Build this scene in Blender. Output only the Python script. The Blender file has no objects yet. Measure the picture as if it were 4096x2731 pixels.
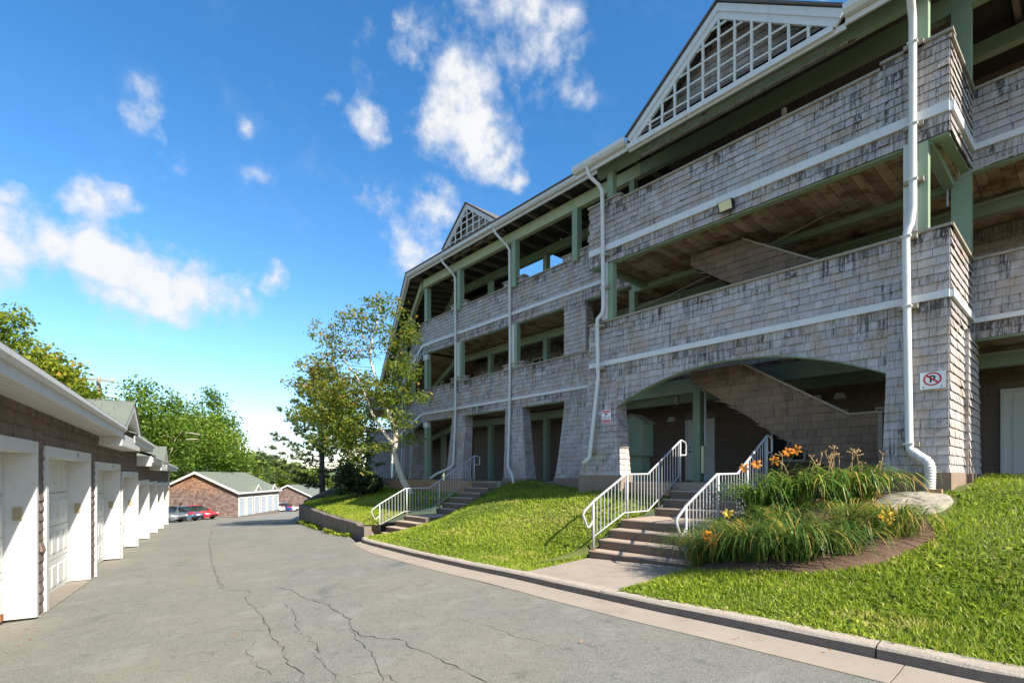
import bpy, math, random
import numpy as np
from mathutils import Vector, Matrix

random.seed(7)
RNG = np.random.default_rng(11)
SC = bpy.context.scene
COL = SC.collection
R = math.radians

# ------------------------------------------------------------------ camera, sky, sun, exposure
cam_d = bpy.data.cameras.new("camera")
cam = bpy.data.objects.new("camera", cam_d)
COL.objects.link(cam)
cam.location = (0, 0, 0)                      # heights below are measured from eye level
cam.rotation_euler = (R(90), 0, 0)
cam_d.lens = 18.0
cam_d.sensor_width = 36.0
cam_d.shift_y = 0.1305
cam_d.clip_start = 0.05
cam_d.clip_end = 3000
SC.camera = cam
SC.view_settings.view_transform = 'Standard'
SC.view_settings.look = 'None'
SC.view_settings.exposure = 1.65
SC.view_settings.gamma = 1.0

SUN_H = Vector((0.72, -0.694)).normalized()   # horizontal direction towards the sun
SUN_E = R(37)
to_sun = Vector((SUN_H.x * math.cos(SUN_E), SUN_H.y * math.cos(SUN_E), math.sin(SUN_E)))
sun_d = bpy.data.lights.new("sun", 'SUN')
sun_d.energy = 3.15
sun_d.angle = R(0.55)
sun_d.color = (1.0, 0.925, 0.80)
sun = bpy.data.objects.new("sun", sun_d)
COL.objects.link(sun)
sun.rotation_euler = to_sun.to_track_quat('Z', 'Y').to_euler()

F_PX, CX_PX, CY_PX = 2048.0, 2048.0, 1900.0
def at(x, y, Y):
    """point that stands Y metres ahead on the line of sight through photo pixel x, y"""
    return Vector(((x - CX_PX) / F_PX * Y, Y, (CY_PX - y) / F_PX * Y))

class NT:
    def __init__(s, tree):
        s.t = tree; s.t.nodes.clear()
    def n(s, typ, props=None, **ins):
        nd = s.t.nodes.new(typ)
        for k, v in (props or {}).items():
            setattr(nd, k, v)
        for k, v in ins.items():
            key = int(k[1:]) if k[0] == 'i' and k[1:].isdigit() else k.replace('_', ' ')
            s.set(nd.inputs[key], v)
        return nd
    def set(s, sock, v):
        if isinstance(v, bpy.types.NodeSocket): s.t.links.new(v, sock)
        elif isinstance(v, bpy.types.Node): s.t.links.new(v.outputs[0], sock)
        else:
            if isinstance(v, tuple) and len(v) == 3 and sock.type == 'RGBA': v = v + (1,)
            sock.default_value = v
    def math(s, op, a, b=0.0, c=0.0, clamp=False):
        return s.n('ShaderNodeMath', dict(operation=op, use_clamp=clamp), i0=a, i1=b, i2=c).outputs[0]
    def mix(s, f, a, b, mode='MIX'):
        nd = s.n('ShaderNodeMix', dict(data_type='RGBA', blend_type=mode, clamp_factor=True))
        s.set(nd.inputs[0], f); s.set(nd.inputs[6], a); s.set(nd.inputs[7], b)
        return nd.outputs[2]
    def ramp(s, f, lo, hi, a=0.0, b=1.0, smooth=True):
        nd = s.n('ShaderNodeMapRange', dict(interpolation_type='SMOOTHSTEP' if smooth else 'LINEAR', clamp=True))
        for i, v in enumerate((f, lo, hi, a, b)): s.set(nd.inputs[i], v)
        return nd.outputs[0]
    def noise(s, vec, scale, detail=4.0, rough=0.55, dist=0.0):
        return s.n('ShaderNodeTexNoise', None, Vector=vec, Scale=scale, Detail=detail, Roughness=rough, Distortion=dist).outputs[0]
    def vmul(s, vec, m):
        return s.n('ShaderNodeVectorMath', dict(operation='MULTIPLY'), i0=vec, i1=m).outputs[0]

# ------------------------------------------------------------------ sky with clouds
world = bpy.data.worlds.new("World"); SC.world = world
world.use_nodes = True
w = NT(world.node_tree)
w_dir = w.n('ShaderNodeTexCoord').outputs['Generated']
sky = w.n('ShaderNodeTexSky')
sky.sky_type = 'NISHITA'; sky.sun_disc = False
sky.sun_elevation = SUN_E; sky.sun_rotation = math.atan2(SUN_H.x, SUN_H.y)
sky.air_density = 1.0; sky.dust_density = 0.4; sky.ozone_density = 2.5
sky_col = w.n('ShaderNodeHueSaturation', None, Hue=0.495, Saturation=1.2, Value=1.0, Fac=1.0, Color=sky.outputs[0]).outputs[0]
w_up = w.n('ShaderNodeSeparateXYZ', None, Vector=w_dir).outputs[2]
sky_tint = w.mix(w.ramp(w_up, 0.0, .55, 0, 1, smooth=False), (.60, .575, .60, 1), (.33, .49, .57, 1))     # deep clear-air blue, paler low down
sky_gam = w.mix(1.0, sky_col, sky_tint, 'MULTIPLY')
CLOUDS = [  # photo place of each puff: x, y, radius (pixels), weight
    (1700, 150, 160, .3), (1600, 110, 80, .7), (1640, 230, 120, .7), (1800, 330, 170, 1.0), (1850, 450, 210, 1.15), (1930, 560, 180, 1.1),
    (1960, 660, 120, .95), (1800, 250, 120, .85), (2060, 230, 150, .62), (2230, 300, 150, .50), (2180, 130, 150, .58), (1900, 40, 150, .60),
    (2060, 60, 120, .62), (2300, 370, 90, .55), (2130, 380, 110, .42), (1480, 520, 120, .85), (1450, 360, 130, .36), (2110, 690, 70, .6),
    (1720, 850, 130, .62), (1600, 980, 120, .75), (1690, 1010, 90, .8), (1480, 810, 110, .45),
    (20, 740, 120, .9), (60, 880, 190, .9), (60, 1010, 220, 1.15), (250, 960, 200, 1.1), (420, 1020, 230, 1.15), (600, 1090, 190, 1.1),
    (740, 1130, 150, 1.05), (480, 1220, 190, 1.0), (650, 1230, 110, .9), (860, 1200, 140, .95), (960, 1220, 90, .85), (1060, 1165, 80, .9),
    (330, 730, 140, .9), (450, 780, 140, .95), (530, 815, 70, .8), (560, 380, 110, .5), (670, 475, 60, .48), (730, 640, 100, .55), (790, 690, 60, .5),
    (990, 470, 70, .42), (1090, 710, 80, .42), (1310, 400, 60, .42), (1420, 130, 70, .36), (1020, 1730, 150, .55), (1120, 1690, 130, .6),
    (3300, 30, 120, .5)]
warp = w.n('ShaderNodeTexNoise', None, Vector=w_dir, Scale=5.0, Detail=4.0, Roughness=0.6).outputs[1]
warp2 = w.n('ShaderNodeVectorMath', dict(operation='MULTIPLY_ADD'), i0=warp, i1=(.17, .17, .17), i2=w_dir).outputs[0]
wdir2 = w.n('ShaderNodeVectorMath', dict(operation='SUBTRACT'), i0=warp2, i1=(.085, .085, .085)).outputs[0]
dens = None
for (px, py, pr, wt) in CLOUDS:
    c = at(px, py, 1.0).normalized()
    # angular size of the puff; the radius shrinks away from the optical axis
    rad = pr / F_PX * c.y * c.y ** 0.5
    dist = w.n('ShaderNodeVectorMath', dict(operation='DISTANCE'), i0=wdir2, i1=tuple(c)).outputs[1]
    m = w.ramp(dist, 1.3 * rad, 0.0, 0.0, wt, smooth=False)
    dens = m if dens is None else w.math('SMOOTH_MAX', dens, m, .12)
# the rest of the sky carries clouds of the same kind
view = w.n('ShaderNodeVectorMath', dict(operation='DOT_PRODUCT'), i0=w_dir, i1=(0.0, .93, .37)).outputs[1]
far_mask = w.ramp(view, .68, .5, 0.0, 1.0)
low = w.noise(w_dir, 2.1, 2.0)
dens = w.math('MAXIMUM', dens, w.math('MULTIPLY', w.ramp(low, .48, .72, 0, 1.0), far_mask))
fb = w.noise(w_dir, 9.0, 9.0, .62)
fb2 = w.noise(w_dir, 30.0, 6.0, .6)
fb3 = w.noise(w_dir, 75.0, 5.0, .6)
fbm = w.math('ADD', w.math('MULTIPLY', w.math('SUBTRACT', fb, .5), 2.3), w.math('ADD', w.math('MULTIPLY', w.math('SUBTRACT', fb2, .5), 1.0), w.math('MULTIPLY', w.math('SUBTRACT', fb3, .5), .35)))
cl = w.math('ADD', w.math('SUBTRACT', dens, .20), w.math('MULTIPLY', fbm, w.ramp(dens, 0.0, .25, 0.0, .85)))
alpha = w.ramp(cl, -.12, .72, 0, .97)
core = w.ramp(cl, .2, .75)
shade_n = w.noise(w_dir, 6.0, 4.0)
cloud_col = w.mix(w.math('MULTIPLY', core, w.ramp(shade_n, .35, .75, .75, 1.0)), (1.75, 1.86, 2.05, 1), (2.25, 2.24, 2.24, 1))
final = w.mix(alpha, sky_gam, cloud_col)
bg = w.n('ShaderNodeBackground', None, Color=final, Strength=0.14)
w.n('ShaderNodeOutputWorld', None, Surface=bg)

# ------------------------------------------------------------------ mesh and object helpers
def wloc(o):
    v = Vector((0, 0, 0))
    while o is not None:
        v = v + o.location; o = o.parent
    return v

class MB:
    """collects faces in world space (or in a thing's own space) and links them as ONE mesh object"""
    def __init__(s): s.v = []; s.f = []; s.t = []
    def add(s, vs, fs, tone=0.0):
        b = len(s.v); s.v.extend(tuple(p) for p in vs)
        for f in fs: s.f.append(tuple(b + i for i in f)); s.t.append(tone)
    def hexa(s, p, tone=0.0):      # p: 4 lower then 4 upper corners, same turning sense
        s.add(p, [(3, 2, 1, 0), (4, 5, 6, 7), (0, 1, 5, 4), (1, 2, 6, 5), (2, 3, 7, 6), (3, 0, 4, 7)], tone)
    def box(s, fr, x0, x1, y0, y1, z0, z1, tone=0.0, sh=0.0):
        a, b = sh * x0, sh * x1
        P = fr.p
        s.hexa([P(x0, y0, z0 + a), P(x1, y0, z0 + b), P(x1, y1, z0 + b), P(x0, y1, z0 + a),
                P(x0, y0, z1 + a), P(x1, y0, z1 + b), P(x1, y1, z1 + b), P(x0, y1, z1 + a)], tone)
    def tube(s, pts, r, n=8, tone=0.0, cap=True):
        pts = [Vector(p) for p in pts]
        rs = r if isinstance(r, (list, tuple)) else [r] * len(pts)
        rings = []; up = None
        for i, p in enumerate(pts):
            d = (pts[min(i + 1, len(pts) - 1)] - pts[max(i - 1, 0)]).normalized()
            if up is None:
                up = Vector((0, 0, 1)) if abs(d.z) < .9 else Vector((1, 0, 0))
            a = (up - d * up.dot(d)).normalized(); b = d.cross(a); up = a
            rings.append([p + (a * math.cos(2 * math.pi * k / n) + b * math.sin(2 * math.pi * k / n)) * rs[i] for k in range(n)])
        vs = [q for rg in rings for q in rg]; fs = []
        for i in range(len(pts) - 1):
            for k in range(n):
                fs.append((i * n + k, i * n + (k + 1) % n, (i + 1) * n + (k + 1) % n, (i + 1) * n + k))
        if cap:
            fs.append(tuple(range(n))[::-1]); fs.append(tuple((len(pts) - 1) * n + k for k in range(n)))
        s.add(vs, fs, tone)
    def build(s, name, mat, parent=None, local=False, smooth=False, origin=None):
        return link_mesh(name, s.v, s.f, mat, parent, local, smooth, s.t, origin)

def link_mesh(name, v, f, mat, parent=None, local=False, smooth=False, tones=None, origin=None):
    v = np.asarray(v, dtype=np.float64).reshape(-1, 3)
    if parent is not None: off = np.array(wloc(parent))
    elif origin is not None: off = np.array(origin, dtype=float)
    else:
        off = np.array([v[:, 0].mean(), v[:, 1].mean(), v[:, 2].min()])
    if local: off = np.zeros(3)
    me = bpy.data.meshes.new(name)
    me.from_pydata((v - off).tolist() if not isinstance(f, np.ndarray) else [], [], f if not isinstance(f, np.ndarray) else [])
    if isinstance(f, np.ndarray):
        k = f.shape[1]
        me.vertices.add(len(v)); me.vertices.foreach_set('co', (v - off).astype(np.float32).ravel())
        me.loops.add(f.size); me.loops.foreach_set('vertex_index', f.astype(np.int32).ravel())
        me.polygons.add(len(f)); me.polygons.foreach_set('loop_start', np.arange(0, f.size, k, dtype=np.int32))
        me.update(calc_edges=True)
    if tones is not None and len(tones) == len(me.polygons):
        a = me.attributes.new('tone', 'FLOAT', 'FACE'); a.data.foreach_set('value', np.asarray(tones, dtype=np.float32))
    if smooth: me.polygons.foreach_set('use_smooth', [True] * len(me.polygons))
    me.materials.append(mat)
    me.validate()
    o = bpy.data.objects.new(name, me); COL.objects.link(o)
    if parent is not None: o.parent = parent
    elif not local: o.location = off
    return o

def tag(o, label=None, cat=None, group=None, kind=None):
    if label: o['label'] = label
    if cat: o['category'] = cat
    if group: o['group'] = group
    if kind: o['kind'] = kind
    return o

def empty(name, loc, label=None, cat=None, group=None, kind=None, rz=0.0):
    o = bpy.data.objects.new(name, None); COL.objects.link(o)
    o.location = loc; o.rotation_euler = (0, 0, rz); o.empty_display_size = .2
    return tag(o, label, cat, group, kind)

def copy_tree(o, parent=None):
    c = o.copy(); COL.objects.link(c); c.parent = parent
    for ch in list(o.children): copy_tree(ch, c)
    return c

class Fr:
    """flat frame: x along, y inwards, z up"""
    def __init__(s, o, ex, ey):
        s.o = Vector((o[0], o[1], 0)); s.ex = Vector((ex[0], ex[1], 0)).normalized(); s.ey = Vector((ey[0], ey[1], 0)).normalized()
    def p(s, x, y, z): return s.o + s.ex * x + s.ey * y + Vector((0, 0, z))
WF = Fr((0, 0), (1, 0), (0, 1))

# ------------------------------------------------------------------ materials
def new_mat(name):
    m = bpy.data.materials.new(name); m.use_nodes = True
    t = NT(m.node_tree)
    return m, t
def finish(t, col, rough=.8, bump=None, bstr=.3, bdist=.01, metal=0.0, spec=.3, coat=0.0):
    b = t.n('ShaderNodeBsdfPrincipled')
    t.set(b.inputs['Base Color'], col); t.set(b.inputs['Roughness'], rough); t.set(b.inputs['Metallic'], metal)
    t.set(b.inputs['Specular IOR Level'], spec)
    if coat: t.set(b.inputs['Coat Weight'], coat)
    if bump is not None:
        bn = t.n('ShaderNodeBump', None, Strength=bstr, Distance=bdist, Height=bump)
        t.set(b.inputs['Normal'], bn.outputs[0])
    t.n('ShaderNodeOutputMaterial', None, Surface=b)
    return b
def wpos(t): return t.n('ShaderNodeNewGeometry').outputs['Position']
def tone_of(t):
    a = t.n('ShaderNodeAttribute', dict(attribute_name='tone')).outputs['Fac']
    r = t.n('ShaderNodeObjectInfo').outputs['Random']
    return t.math('FRACT', t.math('ADD', a, r))

def plain(name, col, rough=.7, var=.12, scale=3.0, metal=0.0, spec=.3, bump=0.0, bscale=60.0, dirt=None, dirt_amt=.5, coat=0.0):
    m, t = new_mat(name); p = wpos(t)
    n = t.noise(p, scale, 6.0)
    c = t.mix(n, tuple(x * (1 - var) for x in col), tuple(min(1, x * (1 + var)) for x in col))
    if dirt:
        d = t.ramp(t.noise(t.vmul(p, (1, 1, .35)), scale * 1.7, 8.0, .65), .52, .75, 0, dirt_amt)
        c = t.mix(d, c, dirt)
    finish(t, c, rough, t.noise(p, bscale, 3.0) if bump else None, bump, .01, metal, spec, coat)
    return m

def shingle_mat(name, light, mid, dark, warm, warm_amt, streak_amt, moss=None):
    m, t = new_mat(name); p = wpos(t); tn = tone_of(t)
    st = t.noise(t.vmul(p, (24, 24, 2.0)), 1.0, 6.0, .7)
    st2 = t.noise(t.vmul(p, (38, 38, 3.0)), 1.0, 5.0, .6)
    big = t.noise(p, .55, 4.0, .6)
    mid_n = t.noise(p, 2.4, 5.0, .6)
    c = t.mix(t.math('ADD', t.math('MULTIPLY', tn, .5), t.math('MULTIPLY', st2, .6), clamp=True), mid, light)
    c = t.mix(t.math('MULTIPLY', t.ramp(t.math('ADD', mid_n, t.math('MULTIPLY', tn, .16)), .5, .74), warm_amt), c, warm)
    stk = t.math('MULTIPLY', t.ramp(t.math('ADD', st, t.math('ADD', t.math('MULTIPLY', t.math('SUBTRACT', big, .5), .4), t.math('MULTIPLY', t.n('ShaderNodeAttribute', dict(attribute_name='stain')).outputs['Fac'], .11))), .515, .69), streak_amt)
    stk = t.math('MULTIPLY', stk, t.ramp(tn, 0.0, .8, 1.0, .45))
    c = t.mix(stk, c, dark)
    if moss:
        ms = t.math('MULTIPLY', t.ramp(t.noise(p, 1.3, 6.0, .7), .55, .72), moss[1])
        c = t.mix(ms, c, moss[0])
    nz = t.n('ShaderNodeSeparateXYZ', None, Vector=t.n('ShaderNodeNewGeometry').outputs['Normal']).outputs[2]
    c = t.mix(t.ramp(nz, -.55, -.8, 0, .8), c, dark)      # butt end grain painted dark to stand in for the course shadow lines
    grain = t.noise(t.vmul(p, (90, 90, 6)), 1.0, 3.0, .6)
    finish(t, c, .85, grain, .35, .006, 0, .2)
    return m

MT = {}
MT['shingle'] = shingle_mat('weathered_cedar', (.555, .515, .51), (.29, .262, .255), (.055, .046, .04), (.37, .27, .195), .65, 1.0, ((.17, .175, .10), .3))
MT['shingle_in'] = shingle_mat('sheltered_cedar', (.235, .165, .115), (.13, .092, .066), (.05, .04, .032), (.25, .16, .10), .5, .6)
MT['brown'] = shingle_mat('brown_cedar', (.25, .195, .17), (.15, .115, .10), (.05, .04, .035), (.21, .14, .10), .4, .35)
def rust_mat():
    m, t = new_mat('rusty_cedar'); p = wpos(t); tn = tone_of(t)
    z = t.n('ShaderNodeSeparateXYZ', None, Vector=p).outputs[2]
    hz = t.ramp(t.math('ADD', z, t.math('MULTIPLY', t.math('SUBTRACT', t.noise(p, .8, 5.0, .6), .5), 3.5)), -2.6, .3)
    lo = t.mix(tn, (.13, .085, .07), (.26, .19, .165)); hi = t.mix(tn, (.27, .12, .055), (.46, .24, .12))
    c = t.mix(hz, lo, hi)
    st = t.noise(t.vmul(p, (10, 10, 2.0)), 1.0, 5.0)
    c = t.mix(t.ramp(st, .5, .75, 0, .6), c, (.07, .045, .038))
    finish(t, c, .85, st, .3, .01, 0, .2)
    return m
MT['rusty'] = rust_mat()
MT['white'] = plain('white_paint', (.63, .62, .59), .55, .06, 4.0, dirt=(.46, .44, .39), dirt_amt=.4)
MT['whitegrey'] = plain('white_aluminium', (.62, .615, .615), .45, .07, 5.0, dirt=(.42, .40, .36), dirt_amt=.4)
MT['offwhite'] = plain('stained_white_wood', (.60, .59, .56), .7, .12, 5.0, dirt=(.36, .33, .28), dirt_amt=.5)
MT['green'] = plain('sage_green_paint', (.235, .31, .215), .65, .16, 2.5, dirt=(.33, .33, .23), dirt_amt=.6)
MT['greenlight'] = plain('faded_green_paint', (.37, .42, .28), .65, .15, 4.0, dirt=(.48, .44, .33), dirt_amt=.6)
MT['capwood'] = plain('weathered_cap_wood', (.30, .26, .205), .85, .25, 7.0, dirt=(.12, .11, .08), dirt_amt=.6)
MT['rawwood'] = plain('raw_timber', (.40, .245, .13), .8, .18, 6.0, dirt=(.20, .12, .07), dirt_amt=.5)
def soffit_mat():
    m, t = new_mat('stained_soffit_wood'); p = wpos(t); tn = tone_of(t)
    c = t.mix(tn, (.22, .155, .10), (.46, .36, .25))
    d = t.ramp(t.noise(p, 2.2, 7.0, .7), .46, .62, 0, .85)
    c = t.mix(d, c, (.12, .06, .03))
    l = t.ramp(t.noise(p, 1.6, 5.0, .6, 1.0), .58, .75, 0, .5)
    c = t.mix(l, c, (.46, .40, .32))
    c = t.mix(t.ramp(t.noise(p, 1.1, 7.0, .75), .58, .66, 0, .8), c, (.26, .10, .035))
    finish(t, c, .85, t.noise(t.vmul(p, (30, 30, 30)), 1.0, 3.0), .2)
    return m
MT['soffit'] = soffit_mat()
MT['rafter'] = plain('old_rafter_wood', (.15, .135, .11), .9, .25, 5.0, dirt=(.06, .055, .045), dirt_amt=.6)
MT['darkply'] = plain('dark_roof_deck', (.035, .032, .030), .95, .3, 3.0)
MT['innerwood'] = plain('dark_inner_boards', (.13, .088, .064), .9, .3, 2.0)
MT['block'] = plain('brown_block', (.16, .118, .092), .9, .2, 6.0, bump=.4, bscale=70.0, dirt=(.055, .04, .033), dirt_amt=.6)
MT['mortar'] = plain('brown_mortar', (.20, .16, .13), .95, .12, 9.0)
MT['doorwhite'] = plain('door_white', (.62, .63, .60), .5, .05, 3.0)
MT['doorshade'] = plain('shaded_white_door', (.36, .40, .43), .5, .08, 3.0)  # white doors with the bluish shade on them put into the colour
MT['glass'] = plain('dark_glass', (.02, .025, .03), .06, .1, 2.0, spec=.6)
MT['black'] = plain('black_plastic', (.015, .015, .015), .5, .1)
MT['brass'] = plain('tan_keypad', (.38, .30, .185), .5, .08, 9.0)
MT['concrete'] = plain('concrete', (.26, .225, .185), .9, .18, 3.0, bump=.35, bscale=90.0, dirt=(.12, .10, .085), dirt_amt=.55)
MT['concrete_lt'] = plain('light_concrete', (.37, .305, .24), .9, .16, 2.5, bump=.3, bscale=90.0, dirt=(.24, .17, .125), dirt_amt=.5)
MT['concrete_red'] = plain('reddish_concrete', (.26, .185, .14), .9, .2, 3.0, bump=.3, bscale=80.0, dirt=(.15, .13, .11), dirt_amt=.6)
MT['concrete_dk'] = plain('dark_concrete', (.20, .16, .13), .95, .3, 2.2, bump=.5, bscale=50.0, dirt=(.055, .048, .04), dirt_amt=.75)
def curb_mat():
    m, t = new_mat('worn_curb_sunlit_top'); p = wpos(t)
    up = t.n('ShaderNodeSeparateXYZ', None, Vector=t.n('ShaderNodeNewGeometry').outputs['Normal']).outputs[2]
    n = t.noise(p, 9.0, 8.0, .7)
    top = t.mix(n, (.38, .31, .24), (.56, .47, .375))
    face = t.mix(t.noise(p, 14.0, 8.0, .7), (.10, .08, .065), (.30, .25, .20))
    c = t.mix(t.ramp(t.math('ADD', up, t.math('MULTIPLY', t.math('SUBTRACT', n, .5), .6)), .35, .65), face, top)  # sunlit top and shaded face painted in by the way each faces
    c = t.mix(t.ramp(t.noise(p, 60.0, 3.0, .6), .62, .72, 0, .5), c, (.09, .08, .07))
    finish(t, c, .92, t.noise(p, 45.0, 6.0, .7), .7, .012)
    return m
MT['curb'] = curb_mat()
def asphalt_mat():
    m, t = new_mat('old_asphalt'); p = wpos(t)
    fine = t.noise(p, 85.0, 4.0, .8)
    med = t.noise(p, 26.0, 5.0, .7)
    big = t.noise(p, .45, 5.0, .6)
    big2 = t.noise(t.vmul(p, (1.0, .55, 1.0)), .8, 5.0, .65, .8)
    c = t.mix(t.ramp(fine, .34, .66), (.125, .122, .105), (.31, .298, .255))
    c = t.mix(t.ramp(med, .45, .72, 0, .35), c, (.075, .08, .075))
    c = t.mix(t.ramp(big, .42, .62, 0, .85), c, t.mix(.38, c, (.29, .245, .17)))
    c = t.mix(t.ramp(big2, .58, .75, 0, .55), c, (.085, .10, .098))
    sp = t.n('ShaderNodeTexVoronoi', None, Vector=p, Scale=95.0)
    c = t.mix(t.math('MULTIPLY', t.ramp(sp.outputs['Distance'], .22, .12), t.ramp(t.n('ShaderNodeSeparateColor', None, Color=sp.outputs['Color']).outputs[0], .82, .9, 0, .7)), c, (.40, .37, .31))
    c = t.mix(t.ramp(t.noise(p, 5.5, 8.0, .8), .53, .68, 0, .55), c, (.075, .08, .072))
    c = t.mix(t.ramp(t.noise(p, 1.7, 6.0, .7, .6), .5, .66, 0, .4), c, (.31, .30, .265))
    finish(t, c, .88, t.math('ADD', fine, t.math('MULTIPLY', med, .6)), .55, .008, 0, .25)
    return m
MT['asphalt'] = asphalt_mat()
MT['crack'] = plain('crack_shadow', (.055, .052, .047), 1.0, .3, 20.0, spec=.0)
MT['soil'] = plain('garden_soil', (.14, .085, .055), .95, .35, 9.0, bump=.9, bscale=40.0, dirt=(.24, .16, .11), dirt_amt=.5)
MT['turf'] = plain('turf_base', (.10, .12, .03), .95, .3, 3.0, bump=.6, bscale=50.0, dirt=(.17, .15, .06), dirt_amt=.5)
MT['earth'] = plain('woodland_floor', (.07, .085, .03), .95, .35, .4, dirt=(.11, .09, .05), dirt_amt=.5)
MT['hill'] = plain('distant_hill_green', (.10, .15, .16), .95, .15, .05)
def rock_mat():
    m, t = new_mat('flat_boulder'); p = wpos(t)
    c = t.mix(t.noise(p, 5.0, 8.0, .65), (.24, .21, .165), (.46, .41, .33))
    c = t.mix(t.ramp(t.noise(p, 11.0, 6.0, .7), .55, .7, 0, .6), c, (.16, .145, .12))
    finish(t, c, .9, t.noise(p, 22.0, 7.0, .7), .7, .03)
    return m
MT['rock'] = rock_mat()
def leaf_mat(name, cols, trans=.35, rough=.55):
    m, t = new_mat(name); tn = t.n('ShaderNodeAttribute', dict(attribute_name='tone')).outputs['Fac']
    cr = t.n('ShaderNodeValToRGB', None, Fac=tn)
    e = cr.color_ramp.elements
    while len(e) < len(cols): e.new(.5)
    for i, (pos, c) in enumerate(cols):
        e[i].position = pos; e[i].color = c + (1,)
    b = t.n('ShaderNodeBsdfPrincipled', None, Base_Color=cr.outputs[0], Roughness=rough)
    t.set(b.inputs['Specular IOR Level'], .3)
    tr = t.n('ShaderNodeBsdfTranslucent', None, Color=t.mix(.5, cr.outputs[0], (.25, .32, .03)))
    mx = t.n('ShaderNodeMixShader', None, i0=trans, i1=b.outputs[0], i2=tr.outputs[0])
    t.n('ShaderNodeOutputMaterial', None, Surface=mx)
    return m
MT['grass'] = leaf_mat('grass_blades', [(0, (.12, .19, .02)), (.42, (.30, .41, .03)), (.8, (.46, .52, .05)), (1, (.55, .47, .16))], .45, .55)
MT['lily'] = leaf_mat('daylily_leaf', [(0, (.06, .13, .025)), (.5, (.14, .26, .04)), (.85, (.27, .37, .06)), (1, (.5, .34, .08))], .35, .35)
MT['lily_dark'] = leaf_mat('daylily_leaf_dark', [(0, (.045, .095, .025)), (.5, (.10, .19, .04)), (.88, (.21, .29, .05)), (1, (.48, .31, .07))], .35, .35)
MT['birchleaf'] = leaf_mat('birch_leaf', [(0, (.075, .125, .02)), (.45, (.165, .235, .028)), (.75, (.30, .28, .035)), (1, (.42, .21, .04))], .5)
MT['mapleleaf'] = leaf_mat('maple_leaf', [(0, (.06, .13, .018)), (.5, (.14, .25, .028)), (.9, (.26, .36, .04)), (1, (.36, .36, .05))], .5)
MT['yellowleaf'] = leaf_mat('turning_leaf', [(0, (.09, .16, .018)), (.5, (.22, .29, .024)), (.85, (.38, .37, .035)), (1, (.52, .28, .05))], .5)
MT['pineleaf'] = leaf_mat('pine_needles', [(0, (.04, .07, .022)), (.6, (.085, .125, .04)), (1, (.15, .18, .055))], .25)
MT['bushleaf'] = leaf_mat('dark_bush_leaf', [(0, (.012, .028, .012)), (.7, (.03, .055, .02)), (1, (.06, .09, .03))], .15)
MT['woodleaf'] = leaf_mat('far_wood_leaf', [(0, (.075, .125, .022)), (.5, (.17, .24, .035)), (1, (.30, .35, .055))], .45)
MT['orange'] = leaf_mat('orange_petal', [(0, (.75, .20, .02)), (1, (.85, .33, .04))], .35)
MT['yellow'] = leaf_mat('yellow_petal', [(0, (.85, .45, .03)), (1, (.9, .6, .08))], .35)
MT['stalk'] = plain('dry_stalk', (.38, .24, .11), .8, .3, 30.0)
MT['stem'] = plain('green_stem', (.10, .19, .05), .7, .2, 20.0)
def birchbark_mat():
    m, t = new_mat('birch_bark'); p = wpos(t)
    n = t.noise(t.vmul(p, (3, 3, 14)), 2.0, 5.0, .7)
    c = t.mix(t.ramp(n, .58, .66), (.62, .56, .47), (.08, .06, .05))
    c = t.mix(t.ramp(t.noise(p, 2.0, 3.0), .5, .7, 0, .6), c, (.40, .25, .15))
    finish(t, c, .8)
    return m
MT['birchbark'] = birchbark_mat()
MT['bark'] = plain('grey_bark', (.12, .095, .075), .95, .3, 6.0, bump=.6, bscale=30.0)
MT['palebark'] = plain('pale_dead_branch', (.36, .31, .25), .9, .2, 6.0)
MT['greenroof'] = plain('green_asphalt_shingle', (.16, .178, .14), .9, .12, 2.0, bump=.3, bscale=60, dirt=(.10, .12, .085), dirt_amt=.4)
MT['greyroof'] = plain('grey_roofing', (.12, .105, .10), .9, .2, 3.0)
MT['rail'] = plain('grey_painted_steel', (.43, .43, .44), .4, .08, 8.0, dirt=(.62, .60, .55), dirt_amt=.3)
MT['tyre'] = plain('tyre_rubber', (.012, .012, .012), .8, .1)
MT['rim'] = plain('alloy_rim', (.55, .55, .56), .3, .05, metal=.9)
MT['red'] = plain('sign_red', (.62, .025, .03), .5, .04)
MT['signwhite'] = plain('sign_white', (.82, .82, .80), .4, .03)
MT['lampglass'] = plain('floodlight_lens', (.72, .66, .42), .25, .06)
MT['redlight'] = plain('red_lens', (.5, .015, .02), .2, .1, coat=.5)
MT['headlight'] = plain('clear_lens', (.75, .76, .76), .15, .05, coat=.5)
MT['rust'] = plain('rust', (.30, .11, .035), .9, .3, 20.0)
# ------------------------------------------------------------------ lie of the land
class TPS:
    def __init__(s, pts):
        P = np.array(pts, dtype=float); s.x = P[:, :2]; n = len(P)
        d = np.linalg.norm(s.x[:, None] - s.x[None], axis=2)
        K = np.where(d > 0, d * d * np.log(d + 1e-9), 0) + np.eye(n) * 1e-3
        Q = np.hstack([np.ones((n, 1)), s.x]); A = np.block([[K, Q], [Q.T, np.zeros((3, 3))]])
        s.w = np.linalg.solve(A, np.concatenate([P[:, 2], np.zeros(3)]))
    def __call__(s, x, y):
        x = np.asarray(x, float); y = np.asarray(y, float); sh = x.shape
        q = np.stack([x.ravel(), y.ravel()], 1)
        d = np.linalg.norm(q[:, None] - s.x[None], axis=2)
        U = np.where(d > 1e-9, d * d * np.log(d + 1e-9), 0)
        n = len(s.x)
        return (U @ s.w[:n] + s.w[n] + q @ s.w[n + 1:]).reshape(sh)

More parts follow.
